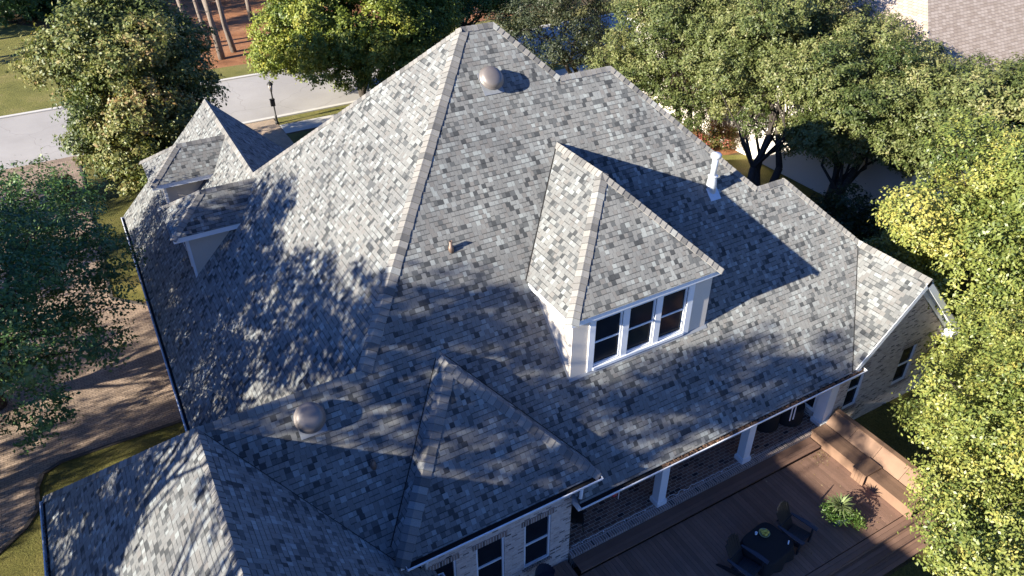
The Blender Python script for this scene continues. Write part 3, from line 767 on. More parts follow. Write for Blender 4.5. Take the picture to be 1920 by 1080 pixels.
# covered table
to = Vector((13.84, 8.76, .421)); tbl = thing("covered_table", "low square table under a black draped cloth between two chairs", "table", to, math.radians(8)); tbl.scale = (1.13, 1.13, 1.0)
b = MB(); rr = random.Random(3)
N = 40; prof = []
def sq(a, r, p=5.):
    c, s_ = math.cos(a), math.sin(a); k = (abs(c) ** p + abs(s_) ** p) ** (-1 / p); return c * k * r * 1.12, s_ * k * r
levels = [(.50, .585, 0), (.52, .565, 0), (.535, .40, .012), (.555, .2, .03), (.565, .03, .045)]
rings = []
for r_, z_, am in levels:
    rg = []
    for k in range(N):
        a = 2 * PI * k / N; x, y = sq(a, r_ + am * math.cos(k * 2 * PI / 5 + 1)); rg.append((x, y, z_ + (.01 * math.sin(a * 3) if z_ < .05 else 0)))
    rings.append(rg)
b.face(rings[0])
for i in range(len(rings) - 1):
    for k in range(N):
        k2 = (k + 1) % N; b.face([rings[i + 1][k], rings[i + 1][k2], rings[i][k2], rings[i][k]], 0, None, True)
b.build("tablecloth", M_CLOTH, tbl)
for sx in (-1, 1):
    for sy in (-1, 1):
        b = MB(); b.box((sx * .42 - .03, sy * .38 - .03, 0), (sx * .42 + .03, sy * .38 + .03, .55)); b.build("leg", M_BLACK, tbl)
M_LEMON = simple("yellow_fruit", (.50, .40, .07), .5, .3, 20); M_BOWL = simple("pale_green_bowl", (.30, .33, .18), .4, .2, 8)
bo = Vector((13.93, 9.02, 1.008)); bw = thing("fruit_bowl", "round bowl of yellow lemons on the black covered table", "bowl", bo)
b = MB(); b.lathe([(.07, 0), (.08, .012), (.15, .06), (.17, .10), (.16, .10), (.13, .06), (.001, .03)], Matrix.Identity(4), 20); b.build("bowl", M_BOWL, bw)
b = MB()
for k in range(9):
    a = k * 2.4; r_ = .04 + .07 * rr.random()
    Mx = Matrix.Translation((r_ * math.cos(a), r_ * math.sin(a), .10 + .03 * rr.random())) @ Matrix.Rotation(a, 4, 'X') @ Matrix.Rotation(1.2, 4, 'Y')
    b.lathe([(.001, -.055), (.02, -.045), (.036, -.02), (.038, .01), (.025, .04), (.001, .055)], Mx, 10)
b.build("lemon", M_LEMON, bw)
co = Vector((13.73, 9.15, 1.008)); b = MB(co)
b.lathe([(.035, 0), (.042, .09), (.036, .09), (.032, .01), (.001, .01)], Matrix.Translation(co), 14)
tag(b.build("cup", M_WHITE), "small white cup beside the bowl of lemons", "cup")
co = Vector((14.36, 8.44, 1.01)); b = MB(co)
b.box((-.07, -.02, 0), (.07, .02, .025), 0, Matrix.Translation(co) @ Matrix.Rotation(.6, 4, 'Z'))
tag(b.build("remote_control", M_WHITE), "small pale stick lying on the black cloth near its front corner", "remote")

# ------------------------------------------------------------------ leaves and trees
def leaf_mesh(name, cen, nor, size, tint, mat, parent, org, aspect=.55, fold=.25, rng=None):
    n = len(cen); rng = rng or np.random.default_rng(1)
    r = rng.normal(size=(n, 3)); t = r - nor * (r * nor).sum(1, keepdims=True); t /= np.linalg.norm(t, axis=1, keepdims=True) + 1e-9
    bt = np.cross(nor, t); l = size[:, None] * .5; w = l * aspect
    up = nor * (w * fold)
    v = np.empty((n, 4, 3), dtype=np.float32)
    v[:, 0] = cen + t * l; v[:, 1] = cen + bt * w + up; v[:, 2] = cen - t * l; v[:, 3] = cen - bt * w + up
    v -= np.asarray(org, dtype=np.float32)
    me = bpy.data.meshes.new(name)
    me.vertices.add(4 * n); me.loops.add(4 * n); me.polygons.add(n)
    me.vertices.foreach_set("co", v.ravel())
    me.loops.foreach_set("vertex_index", np.arange(4 * n, dtype=np.int32))
    me.polygons.foreach_set("loop_start", np.arange(0, 4 * n, 4, dtype=np.int32))
    try: me.polygons.foreach_set("loop_total", np.full(n, 4, dtype=np.int32))
    except Exception: pass
    a = me.attributes.new("tint", 'FLOAT', 'POINT'); a.data.foreach_set("value", np.repeat(tint, 4).astype(np.float32))
    me.materials.append(mat); me.update(calc_edges=True); me.validate()
    o = bpy.data.objects.new(name, me); COL.objects.link(o); o.parent = parent
    return o
def crown_points(rng, c, r, nblob, nleaf, br=(.20, .34), shell=.55, lowcut=-.6, twig=.17, extra=None):
    c = np.array(c, float); r = np.array(r, float)
    B = []; tries = 0
    while len(B) < nblob and tries < 8000:
        tries += 1
        d = rng.normal(size=3); d /= np.linalg.norm(d)
        if d[2] < lowcut: continue
        rad = rng.uniform(shell, 1.0) ** .7 * rng.uniform(.86, 1.08)
        p = d * rad
        if any(np.linalg.norm((p - q[0])) < .24 for q in B): continue
        B.append((p, rng.uniform(*br)))
    if len(B) == 0: return
    ctr = np.array([q[0] for q in B]) * r + c
    R_ = np.array([q[1] for q in B]) * r.mean()
    if extra is not None:
        ctr = np.vstack([ctr, np.array([e[:3] for e in extra])]); R_ = np.concatenate([R_, [e[3] for e in extra]])
    wgt = R_ ** 2.2; cnt = rng.multinomial(nleaf, wgt / wgt.sum())
    C, Nn, T = [], [], []
    for p, rr_, k in zip(ctr, R_, cnt):
        nt = max(6, int(k / 22))
        d = rng.normal(size=(nt, 3)); d /= np.linalg.norm(d, axis=1, keepdims=True)
        tw = d * (rr_ * rng.uniform(.35, 1.0, (nt, 1)) ** .6) * np.array([1.1, 1.1, .82])
        tcol = rng.normal(0, .12, nt)
        idx = rng.integers(0, nt, k)
        off = rng.normal(0, twig, (k, 3)) * np.array([1, 1, .75])
        off += d[idx] * np.abs(rng.normal(0, twig * 1.1, (k, 1)))
        pts = p + tw[idx] + off
        out = tw[idx] / rr_ + (pts - c) / r * .35
        nn = out * .8 + np.array([-.10, -.03, .55]) + rng.normal(0, .55, (k, 3)); nn /= np.linalg.norm(nn, axis=1, keepdims=True)
        C.append(pts); Nn.append(nn); T.append(np.clip(.5 + rng.normal(0, .16) + tcol[idx] + rng.normal(0, .13, k), 0, 1))
    return np.vstack(C), np.vstack(Nn), np.concatenate(T), ctr, R_
def wiggle(rng, a, b, n, amp):
    a, b = np.array(a, float), np.array(b, float); L = np.linalg.norm(b - a)
    pts = [a + (b - a) * i / n for i in range(n + 1)]
    for i in range(1, n): pts[i] = pts[i] + rng.normal(0, amp * L, 3) * np.array([1, 1, .5])
    return [tuple(p) for p in pts]
def tree(name, label, cat, base, crown_c, crown_r, nleaf, lsize, mat, bark, trunk_r, seed, nblob=46, fork=.45, group=None, stems=1, spread=.4, lowcut=-.6, shell=.55, br=(.20, .34), aspect=.55, limbs=22, twig=.17, extra=None, lean=(0, 0)):
    rng = np.random.default_rng(seed); base = Vector(base)
    t = thing(name, label, cat, base, 0, group)
    C, N_, T, ctr, R_ = crown_points(rng, crown_c, crown_r, nblob, nleaf, br, shell, lowcut, twig, extra)
    cc = np.array(crown_c, float)
    b = MB(base); bz = np.array(base); tops = []
    for s in range(stems):
        a = s * 2 * PI / max(1, stems) + seed
        bs = bz + (np.array([math.cos(a), math.sin(a), 0]) * .25 * (stems > 1))
        ft = bz + (cc - bz) * fork + np.array([math.cos(a), math.sin(a), 0]) * spread * (stems > 1) + np.array([lean[0], lean[1], 0])
        pts = wiggle(rng, bs - np.array([0, 0, .15]), ft, 5, .025)
        rr = [trunk_r * k for k in (1.35, 1.05, .95, .9, .84, .78)]
        b.tube(pts, rr, 10); tops.append((ft, trunk_r * .72))
        cp = cc + rng.normal(0, .12, 3) * np.array(crown_r)
        b.tube(wiggle(rng, ft, cp, 3, .05), [trunk_r * k for k in (.76, .55, .4, .28)], 8); tops.append((cp, trunk_r * .3))
    order = rng.permutation(len(ctr))[:limbs]
    for i in order:
        st, sr = tops[rng.integers(0, len(tops))]
        L = np.linalg.norm(ctr[i] - st); pts = wiggle(rng, st, ctr[i], 4, .06)
        r0 = min(sr, trunk_r * .5); b.tube(pts, [r0 * .8, r0 * .55, r0 * .38, r0 * .24, .012], 6, 0, False)
        for q in range(3):
            e = ctr[i] + rng.normal(0, .55, 3) * R_[i]; b.tube(wiggle(rng, ctr[i], e, 2, .08), [.02, .014, .006], 4, 0, False)
    b.build("trunk", bark, t)
    sz = lsize * rng.uniform(.65, 1.3, len(C))
    leaf_mesh("crown", C, N_, sz, T, mat, t, base, aspect, .25, rng)
    return t
L_OAK = leaf_mat("live_oak_leaf", [(.1, (0.048, 0.070, 0.019)), (.45, (0.118, 0.142, 0.043)), (.75, (0.186, 0.198, 0.072)), (1, (0.264, 0.240, 0.102))])
L_YEL = leaf_mat("yellow_oak_leaf", [(.1, (.060, .095, .016)), (.4, (.145, .185, .030)), (.75, (.225, .255, .045)), (1, (.33, .30, .055))])
L_FG = leaf_mat("bright_oak_leaf", [(.08, (.055, .085, .020)), (.35, (.145, .180, .042)), (.72, (.255, .272, .068)), (1, (.40, .35, .09))], .42, .4)
L_AUT = leaf_mat("autumn_maple_leaf", [(.08, (.035, .058, .016)), (.4, (.098, .125, .034)), (.65, (.175, .185, .056)), (.9, (.24, .21, .075)), (1, (.25, .165, .07))])
L_DARK = leaf_mat("dark_oak_leaf", [(.1, (.028, .066, .022)), (.5, (.062, .135, .042)), (.85, (.11, .185, .060)), (1, (.18, .23, .08))])
L_BUSH = leaf_mat("dark_shrub_leaf", [(.1, (.018, .030, .012)), (.5, (.035, .055, .020)), (1, (.07, .09, .03))])
L_PLUM = leaf_mat("dusky_leaf", [(.1, (.020, .030, .014)), (.5, (.048, .060, .028)), (.85, (.085, .085, .045)), (1, (.14, .10, .06))])
L_PINE = leaf_mat("pine_needle", [(.1, (.06, .085, .018)), (.5, (.13, .145, .03)), (1, (.22, .19, .05))], .5, .3, .2)
L_POT = leaf_mat("potted_leaf", [(.1, (.03, .06, .012)), (.5, (.07, .13, .025)), (1, (.16, .21, .05))])
B_OAK = bark_mat("oak_bark", (.060, .050, .042)); B_PINE = bark_mat("pine_bark", (.20, .165, .14)); B_DARK = bark_mat("dark_bark", (.05, .042, .036))
tree("maple_tree", "big dense tree with browning autumn leaves beside the driveway mouth, at upper left", "tree", (2.0, 44.4, 0), (2.2, 44.7, 5.5), (4.0, 4.2, 5.7), 125000, .19, L_AUT, B_DARK, .26, 11, nblob=90, lowcut=-.8, shell=.25, limbs=26, br=(.17, .29), twig=.15)
tree("oak_tree", "tall bright yellow-green tree behind the main roof peak, next to the street lamp", "tree", (17.0, 51.2, 0), (17.3, 51.9, 5.0), (6.6, 4.4, 4.9), 140000, .20, L_YEL, B_OAK, .3, 12, nblob=84, limbs=28, br=(.15, .27), shell=.35, twig=.15, extra=[(19, 49.5, 3.2, 1.3), (20.5, 50, 3.6, 1.4), (22, 50.5, 4.4, 1.5), (23.2, 51, 5.5, 1.6), (17.2, 49.6, 2.7, 1.2), (15.6, 50, 2.9, 1.2), (24, 52, 7, 1.6), (22.5, 52.5, 7.6, 1.6)])
tree("oak_tree", "shaded green oak directly behind the main roof peak at the photo's top edge", "tree", (28.0, 57.2, 0), (27.8, 56.6, 5.3), (5.2, 4.2, 4.4), 52000, .21, L_DARK, B_OAK, .3, 15, nblob=60, limbs=18, br=(.16, .28), shell=.35)
tree("crape_myrtle", "dark sparse tree right of the roof peak, dusky leaves before the pale street", "tree", (32.5, 46.6, 0), (29.8, 46.0, 4.5), (4.4, 3.6, 3.4), 27000, .16, L_PLUM, B_DARK, .17, 13, nblob=44, stems=2, limbs=16, br=(.18, .3))
tree("street_tree", "dark tree with a bare forking trunk on the sunny strip right of the peak", "tree", (34.9, 46.9, 0), (35.2, 49.2, 7.6), (4.8, 3.6, 2.6), 30000, .17, L_DARK, B_DARK, .16, 14, nblob=32, fork=.42, limbs=12)
GO = "live oaks between the two houses"
K = dict(shell=.35, twig=.11, aspect=.5)
tree("live_oak", "live oak farthest back in the row, just right of the roof's second peak", "tree", (31.5, 33.2, 0), (31.6, 34.6, 5.9), (4.4, 5.4, 4.6), 105000, .15, L_OAK, B_OAK, .2, 21, nblob=84, group=GO, stems=2, lowcut=-.65, br=(.14, .25), extra=[(28.6, 33, 4.4, 1.1), (29.6, 31.4, 3.6, 1.0), (29, 35, 4.0, 1.1), (28.2, 37, 4.4, 1.1), (30.4, 32.2, 2.8, .9)], **K)
tree("live_oak", "live oak with three leaning trunks seen above the white flue pipe", "tree", (28.4, 23.8, 0), (33.2, 28.8, 7.2), (5.4, 4.8, 3.9), 115000, .148, L_OAK, B_OAK, .24, 22, nblob=80, group=GO, stems=3, fork=.36, spread=.8, lowcut=-.45, br=(.14, .25), extra=[(31, 27.5, 4.3, 1.0), (32, 25.8, 4.2, 1.0), (30.5, 29.5, 4.8, 1.0), (33, 30, 4.2, 1.1), (30, 31.5, 4.5, 1.0), (33.2, 26.5, 3.2, .9), (32.8, 33, 3.4, 1.0)], **K)
tree("live_oak", "wide live oak crown overhanging the gap beside the small gable peak", "tree", (30.4, 21.6, 0), (34.4, 23.2, 6.0), (4.8, 4.2, 4.0), 110000, .145, L_OAK, B_OAK, .24, 23, nblob=80, group=GO, stems=2, fork=.36, spread=.5, lowcut=-.6, br=(.14, .25), **K)
tree("live_oak", "live oak at the right edge hiding the brown roof's lower corner", "tree", (35.2, 15.9, 0), (35.2, 17.6, 6.0), (4.0, 3.8, 3.7), 76000, .16, L_OAK, B_OAK, .24, 24, nblob=70, group=GO, lowcut=-.6, br=(.15, .26), **K)
tree("live_oak", "live oak at the photo's top edge, between the row and the brown roof", "tree", (38.3, 38, 0), (38.3, 34.4, 7.4), (4.8, 5, 3.6), 64000, .17, L_OAK, B_OAK, .25, 25, nblob=66, group=GO, lowcut=-.6, br=(.15, .26), **K)
tree("laurel_oak", "sunlit yellow-green oak at the right edge overlapping the brick gable", "tree", (29.2, 10.6, 0), (28.5, 11.5, 5.5), (4.8, 4.2, 4.6), 125000, .135, L_FG, B_OAK, .24, 31, nblob=94, lowcut=-.8, br=(.14, .25), twig=.13, shell=.4)
FX = [(18.6, 6.9, 3.0, .75), (18.0, 6.5, 3.0, .8), (17.4, 6.0, 3.2, .85), (16.9, 5.4, 3.0, .85), (16.4, 4.7, 3.2, .9), (17.8, 5.2, 3.6, .9), (18.8, 6.2, 3.6, .8), (16.2, 4.0, 3.4, .9), (18.4, 4.6, 3.0, 1.0), (17.4, 4.0, 2.6, 1.0), (19.4, 5.6, 2.6, .9)]
tree("laurel_oak", "nearest bright oak at lower right overhanging the deck bench", "tree", (25.0, 4.2, 0), (22.7, 5.6, 3.9), (3.9, 4.4, 3.9), 150000, .112, L_FG, B_OAK, .22, 32, nblob=100, lowcut=-.8, br=(.14, .25), twig=.12, shell=.4, extra=FX)
tree("live_oak", "dark shaded oak spreading over the driveway at the left edge", "tree", (-6.6, 28.5, 0), (-5.3, 27.0, 6.0), (4.7, 7.6, 3.0), 62000, .135, L_DARK, B_OAK, .3, 41, nblob=120, lowcut=-.6, br=(.11, .19), shell=.25, twig=.13)
for i, (x, y, h, cx, n) in enumerate(((-12.5, 9.7, 16.9, 2.5, 5200), (-13.5, 14.4, 16.5, 2.5, 5600), (-12.0, 18.2, 15.2, 5.2, 12000), (-14.5, 23.4, 16.2, 5.2, 16000), (-13, 27.6, 12.2, 4.4, 12000), (-25, 22.5, 11.0, 4.6, 8000), (-26, 29, 11, 4.8, 8500), (-24, 36, 11, 5, 12000), (-22, 44, 10, 4.6, 12000), (-17, 15.2, 12.0, 3.4, 10500))):
    tree("tall_oak", "one of the tall oaks west of the house that cast dappled shade on its roof", "tree", (x, y, 0), (x + .6, y, h - cx - .3), (4.6, 3.3, cx), n, .24, L_DARK, B_OAK, .32, 51 + i, nblob=(24 if i < 2 else 44), group="tall oaks west of the house", lowcut=(-.5, -.5, -.9, -.85, -.7, -.9, -.9, -.85, -.85, -.9)[i], shell=.25, br=(.13, .25), twig=.19)
for i, (x, y) in enumerate(((-13, 76), (-16, 85), (-10, 82))):
    tree("tall_oak", "one of the far oaks left of the photo shading the lawn beyond the road", "tree", (x, y, 0), (x, y, 7), (4.6, 3.6, 5), 9000, .3, L_DARK, B_OAK, .3, 71 + i, nblob=40, group="far oaks beyond the road", lowcut=-.85, shell=.25, twig=.25)
# pines beyond the road: trunks show, crowns rise above the frame
def pine(label, x, y, lean, r, seed, h=17, low=False):
    rng = np.random.default_rng(seed); t = thing("pine_tree", label, "tree", (x, y, 0), 0, "pines beyond the road")
    b = MB((x, y, 0)); top = np.array([x + lean * h, y, h])
    b.tube(wiggle(rng, (x, y, -.1), top, 7, .006), [r * k for k in (1.2, 1, .93, .86, .78, .68, .5, .2)], 10)
    C, N_, T = [], [], []
    whorls = [(h * f, q) for f, q in ((.62, 3), (.7, 4), (.78, 5), (.86, 5), (.94, 4), (1., 3))]
    if low: whorls = [(5.2, 2), (6.0, 2)] + whorls
    for z, q in whorls:
        for k in range(q):
            a = rng.uniform(0, 6.3); L = rng.uniform(1.2, 2.8)
            p0 = np.array([x + lean * z, y, z]); p1 = p0 + np.array([math.cos(a) * L, math.sin(a) * L, rng.uniform(-.3, .7)])
            b.tube(wiggle(rng, p0, p1, 3, .05), [.05, .04, .025, .01], 5, 0, False)
            k2 = 340; f = rng.uniform(.35, 1.1, (k2, 1)); C.append(p0 + (p1 - p0) * f + rng.normal(0, .28, (k2, 3))); nn = rng.normal(size=(k2, 3)); N_.append(nn / np.linalg.norm(nn, axis=1, keepdims=True)); T.append(np.clip(rng.normal(.5, .2, k2), 0, 1))
    for k in range(6):                                       # dead stubs low on the trunk
        z = rng.uniform(3.5, h * .5); a = rng.uniform(0, 6.3); p0 = np.array([x + lean * z, y, z]); p1 = p0 + np.array([math.cos(a), math.sin(a), .2]) * rng.uniform(.5, 1.6)
        b.tube(wiggle(rng, p0, p1, 3, .08), [.03, .022, .015, .006], 5, 0, False)
    b.build("trunk", B_PINE, t)
    C = np.vstack(C); leaf_mesh("crown", C, np.vstack(N_), rng.uniform(.25, .42, len(C)), np.concatenate(T), L_PINE, t, (x, y, 0), .09, 0, rng)
pine("pine trunk standing leftmost and shortest in the close cluster beyond the road", 8.9, 70.2, -.09, .20, 61)
pine("slim pale pine trunk second from left in the close cluster", 10.3, 71.5, -.10, .17, 62)
pine("thick pine trunk with its foot nearest the road in the close cluster", 10.3, 66.7, -.07, .25, 63)
pine("pine trunk rightmost in the close cluster beyond the road", 11.6, 68.1, -.10, .22, 64)
pine("lone pine trunk rising behind the browning tree's crown", 6.7, 82.5, -.04, .24, 65, 17, True)
pine("pine trunk just left of the bright yellow-green tree", 15.3, 77, -.05, .2, 66)
# dark wood edge and shrubs
def shrub(label, x, y, r, n, seed, mat=L_BUSH, ls=.14, name="shrub", group=None):
    rng = np.random.default_rng(seed); t = thing(name, label, "shrub", (x, y, 0), 0, group)
    big = name == 'thicket'
    C, N_, T, ctr, R_ = crown_points(rng, (x, y, r[2] * (.5 if big else .8)), r, 34 if big else 18, n * (2 if big else 1), (.28, .42), .4, -.9 if big else -.5, .25 if big else .12)
    b = MB((x, y, 0))
    for i in range(min(9, len(ctr))): b.tube(wiggle(rng, (x, y, -.05), ctr[i], 3, .05), [.05, .04, .028, .012], 6, 0, False)
    b.build("stem", B_DARK, t)
    leaf_mesh("foliage", C, N_, ls * rng.uniform(.7, 1.3, len(C)), T, mat, t, (x, y, 0), .6, .25, rng)
GS = "dark shrubs by the pale house"
shrub("dark rounded shrub against the tan corner of the pale house", 33.2, 16.8, (1.7, 1.6, 1.5), 9000, 71, group=GS)
shrub("dark shrub in deep shade between the iron fence and the grey roof", 30.4, 20.4, (1.5, 1.6, 1.9), 9000, 72, group=GS)
shrub("low dark shrub right of the brick gable, under the bright oak", 30.2, 14.0, (1.9, 1.6, 1.3), 8000, 73, group=GS)
shrub("reddish flowering shrub on the mulch by the white wall", 33.2, 32.6, (.9, 1.6, .9), 4500, 74, leaf_mat("red_shrub_leaf", [(.1, (.06, .07, .02)), (.5, (.14, .13, .03)), (.8, (.22, .08, .05)), (1, (.3, .07, .06))]), .11)
shrub("sunlit weedy shrub at the driveway edge below the browning tree", -2.9, 45.2, (.7, 1.5, .9), 2600, 75, L_OAK, .13)
GB = "dark wood edge far beyond the road"
for i, (x, y, rx, rz_) in enumerate(((-2.5, 89, 4.6, 4.6), (3.6, 93, 4.2, 4.8), (9.5, 95, 4.6, 4.0), (17, 93, 4.5, 4.6), (25, 90, 5, 5))):
    shrub(("far dark thicket in the photo's top left corner", "far dark thicket right of the top left corner, behind the browning tree", "far dark thicket behind the pine cluster", "far dark thicket behind the bright yellow-green tree's left side", "far dark thicket hidden largely by the bright yellow-green tree")[i], x, y, (rx, 3, rz_), 9000, 80 + i, L_DARK, .34, "thicket", GB)

# ------------------------------------------------------------------ potted plant on the deck
po = Vector((16.72, 8.50, .421)); pot = thing("potted_plant", "round pot with a spiky dracaena and trailing green leaves on the deck", "plant", po)
b = MB(); b.lathe([(.17, 0), (.24, .30), (.27, .36), (.25, .36), (.22, .30), (.001, .29)], Matrix.Identity(4), 22); b.build("pot", simple("blue_grey_pot", (.10, .12, .17), .5, .15, 8), pot)
rng = np.random.default_rng(5); b = MB()
for k in range(46):
    a = k * 2.39996; el = 1.35 - 1.15 * (k / 46); L = .42 + .12 * rng.random(); d_ = Vector((math.cos(a), math.sin(a), 0)); s_ = Vector((-d_.y, d_.x, 0))
    P = Vector((.05, .10, .62)); w0 = .022; pv = [P - s_ * w0 * .7, P + s_ * w0 * .7]
    for q in range(1, 5):
        f = q / 4; ee = el - .9 * f * f; P = P + (d_ * math.cos(ee) + Vector((0, 0, math.sin(ee)))) * L / 4; w = w0 * (1.25 if q < 3 else .8 if q == 3 else .08)
        nx = [P - s_ * w, P + s_ * w]; b.face([pv[0], pv[1], nx[1], nx[0]], 0); pv = nx
b.tube([(.05, .10, .28), (.05, .10, .66)], .03, 8)
b.build("dracaena", simple("dracaena_leaf", (.13, .16, .06), .5, .3, 9), pot)
cs = np.array([(-.28, .22, .52), (-.36, .05, .42), (-.10, .30, .5), (-.20, -.12, .40), (.15, -.25, .36), (.32, -.35, .26), (.40, -.22, .34), (.48, -.45, .14), (.2, .0, .42)])
C = np.vstack([c_ + rng.normal(0, .10, (210, 3)) * np.array([1, 1, .7]) for c_ in cs]); nn = np.array([0, 0, .8]) + rng.normal(0, .6, (len(C), 3)); nn /= np.linalg.norm(nn, axis=1, keepdims=True)
tt = np.clip(.35 + .8 * np.clip(C[:, 0], 0, .5) + rng.normal(0, .15, len(C)), 0, 1)
leaf_mesh("trailing_leaves", C, nn, rng.uniform(.05, .10, len(C)), tt, L_POT, pot, (0, 0, 0), .5, .2, rng)
# fallen leaves on deck
C = np.column_stack([rng.uniform(12, 18.7, 160), rng.uniform(7.4, 11.0, 160), np.full(160, .428)]); C[:90, 0] = 18.7 - np.abs(rng.normal(0, .35, 90)); C[:90, 1] = 10.9 - np.abs(rng.normal(0, .3, 90))
nn = np.tile([0, 0, 1.], (160, 1)) + rng.normal(0, .15, (160, 3)); nn /= np.linalg.norm(nn, axis=1, keepdims=True)
lf = leaf_mesh("fallen_leaves", C, nn, rng.uniform(.03, .07, 160), rng.random(160), leaf_mat("fallen_leaf", [(0, (.12, .07, .03)), (.6, (.25, .17, .08)), (1, (.4, .32, .18))], .8, .2, .0), None, (0, 0, 0), .6, .15, rng)
lf["kind"] = "stuff"; tag(lf, "dry leaves scattered on the deck boards near the bench", "leaves")

# ------------------------------------------------------------------ things on the porch
GR = "round black covers under the porch roof"
for i, (x, y, r_, lab) in enumerate(((17.75, 12.75, .50, "round black covered table under the porch roof, nearer the middle column"), (18.72, 12.55, .52, "round black covered table under the porch roof, beside the corner column"))):
    o_ = Vector((x, y, .625)); b = MB(o_)
    b.lathe([(r_, 0), (r_ * 1.02, .05), (r_ * .97, .5), (r_ * .95, .68), (r_ * .9, .71), (.001, .72)], Matrix.Translation(o_), 28)
    tag(b.build("round_table", M_CLOTH), lab, "table", GR)
M_RED = simple("red_cloth", (.40, .05, .06), .8, .15, 8); M_PALE = simple("pale_cloth", (.70, .66, .72), .8, .1, 8)
o_ = Vector((10.15, 11.62, 2.84)); hs = thing("hanging_flag", "red and white hanging flag below the porch gutter near the brick wing", "flag", o_)
b = MB(); b.tube([(.13, 0, 0), (.13, 0, -.72)], .018, 8); b.build("pole", M_PALE, hs)
b = MB(); b.extrude([(-.10, .01, -.05), (-.02, 0, -.05), (-.02, -.02, -.55), (-.10, .02, -.5)], (0, .012, 0)); b.extrude([(0, .0, -.05), (.10, .01, -.05), (.10, .03, -.55), (0, 0, -.55)], (0, .012, 0)); b.build("cloth", M_RED, hs)
o_ = Vector((17.45, 11.62, 2.84)); hs = thing("windsock", "pale striped windsock hanging below the porch gutter by the corner column", "windsock", o_)
b = MB(); b.lathe([(.09, -.02), (.09, -.35), (.085, -.36)], Matrix.Identity(4), 14); b.build("sock", simple("violet_cloth", (.10, .05, .14), .8, .2, 8), hs)
for sx in (-.09, .07):
    b = MB(); b.extrude([(sx - .028, -.10, -.2), (sx + .028, -.10, -.2), (sx + .02, -.12, -.86), (sx - .036, -.12, -.86)], (0, .01, 0)); b.build("streamer", M_PALE, hs)
o_ = Vector((11.55, 11.66, 2.84)); hs = thing("wind_chime", "thin metal wind chime hanging beside the left porch column", "wind chime", o_)
b = MB(); b.lathe([(.001, -.12), (.07, -.13), (.07, -.15), (.001, -.15)], Matrix.Identity(4), 14); b.tube([(0, 0, 0), (0, 0, -.13)], .005, 6); b.build("top_disc", M_GALV, hs)
for k in range(4):
    b = MB(); a = k * PI / 2 + .4; p = Vector((.055 * math.cos(a), .055 * math.sin(a), -.15)); b.tube([p, p - Vector((0, 0, .5 - .06 * k))], .010, 6); b.build("tube", M_GALV, hs)
# white cord of lights lying along the porch edge
pts = []; rr = random.Random(9); x = 8.8
while x < 16.4:
    pts.append((x, 11.80 + rr.uniform(-.012, .012) + (.05 * math.sin(x * 14) if 12.6 < x < 13.6 else 0), .634)); x += .09
b = MB((8.8, 11.8, .63)); b.tube(pts, .008, 6)
for k in range(4, len(pts), 9): b.tube([pts[k], (pts[k][0], pts[k][1] - .05, .64)], .014, 6)
tag(b.build("light_cord", M_WHITE), "white cord of string lights lying along the porch's brick edge", "cord")
def barrel_chair(name, label, cat, loc, rz, mat):
    t = thing(name, label, cat, loc, rz)
    b = MB(); n = 14; rg = []
    for k in range(n + 1):
        a = PI * (k / n) ; rg.append((math.cos(a) * .30, math.sin(a) * .28))
    for k in range(n):
        (xa, ya), (xb, yb_) = rg[k], rg[k + 1]; hk = .62 + .22 * math.sin(PI * (k + .5) / n)
        b.extrude([(xa, ya, .40), (xb, yb_, .40), (xb * 1.12, yb_ * 1.12, hk), (xa * 1.12, ya * 1.12, hk)], (0, .012, 0))
    b.build("backrest", mat, t)
    b = MB(); b.extrude([(x_, y_, .40) for x_, y_ in rg] + [(-.30, -.25, .40), (.30, -.25, .40)], (0, 0, .04)); b.build("seat", mat, t)
    for sx, sy in ((-1, -1), (1, -1), (-1, 1), (1, 1)):
        b = MB(); b.tube([(sx * .24, sy * .2, .40), (sx * .29, sy * .25, 0)], [.02, .016], 8); b.build("leg", M_IRON, t)
barrel_chair("patio_chair", "dark patio chair in the porch corner beside the brick wing", "chair", (9.35, 12.45, .625), math.radians(60), M_IRON)
barrel_chair("deck_chair", "dark blue rounded chair back below the brick wing's right window", "chair", (7.42, 11.05, .421), math.radians(10), M_BLUEBLK)

# ------------------------------------------------------------------ street lamp
lo = Vector((10.46, 50.67, 0)); lamp = thing("street_lamp", "black lantern street lamp with a small box on its post beside the road", "street lamp", lo)
b = MB(); b.lathe([(.13, 0), (.13, .10), (.09, .18), (.065, .5), (.08, .53), (.08, .58), (.05, .62), (.05, 2.25), (.075, 2.28), (.04, 2.36)], Matrix.Identity(4), 14); b.build("post", M_IRON, lamp)
b = MB(); b.box((-.19, -.08, 1.28), (.10, .10, 1.72)); b.box((-.21, -.10, 1.72), (.12, .12, 1.76)); b.build("box", M_IRON, lamp)
b = MB()
for k in range(4):
    a = k * PI / 2 + PI / 4; b.tube([(.09 * math.cos(a), .09 * math.sin(a), 2.36), (.17 * math.cos(a), .17 * math.sin(a), 2.76)], .012, 6)
b.lathe([(.10, 2.35), (.10, 2.37), (.001, 2.37)], Matrix.Identity(4), 4); b.lathe([(.21, 2.75), (.20, 2.78), (.09, 2.92), (.03, 2.95), (.03, 3.0), (.001, 3.06)], Matrix.Identity(4), 12); b.build("lantern", M_IRON, lamp)
b = MB(); b.lathe([(.075, 2.375), (.145, 2.74)], Matrix.Identity(4), 12); b.build("lantern_glass", simple("pale_lantern_glass", (.55, .48, .42), .3, .1, 8), lamp)

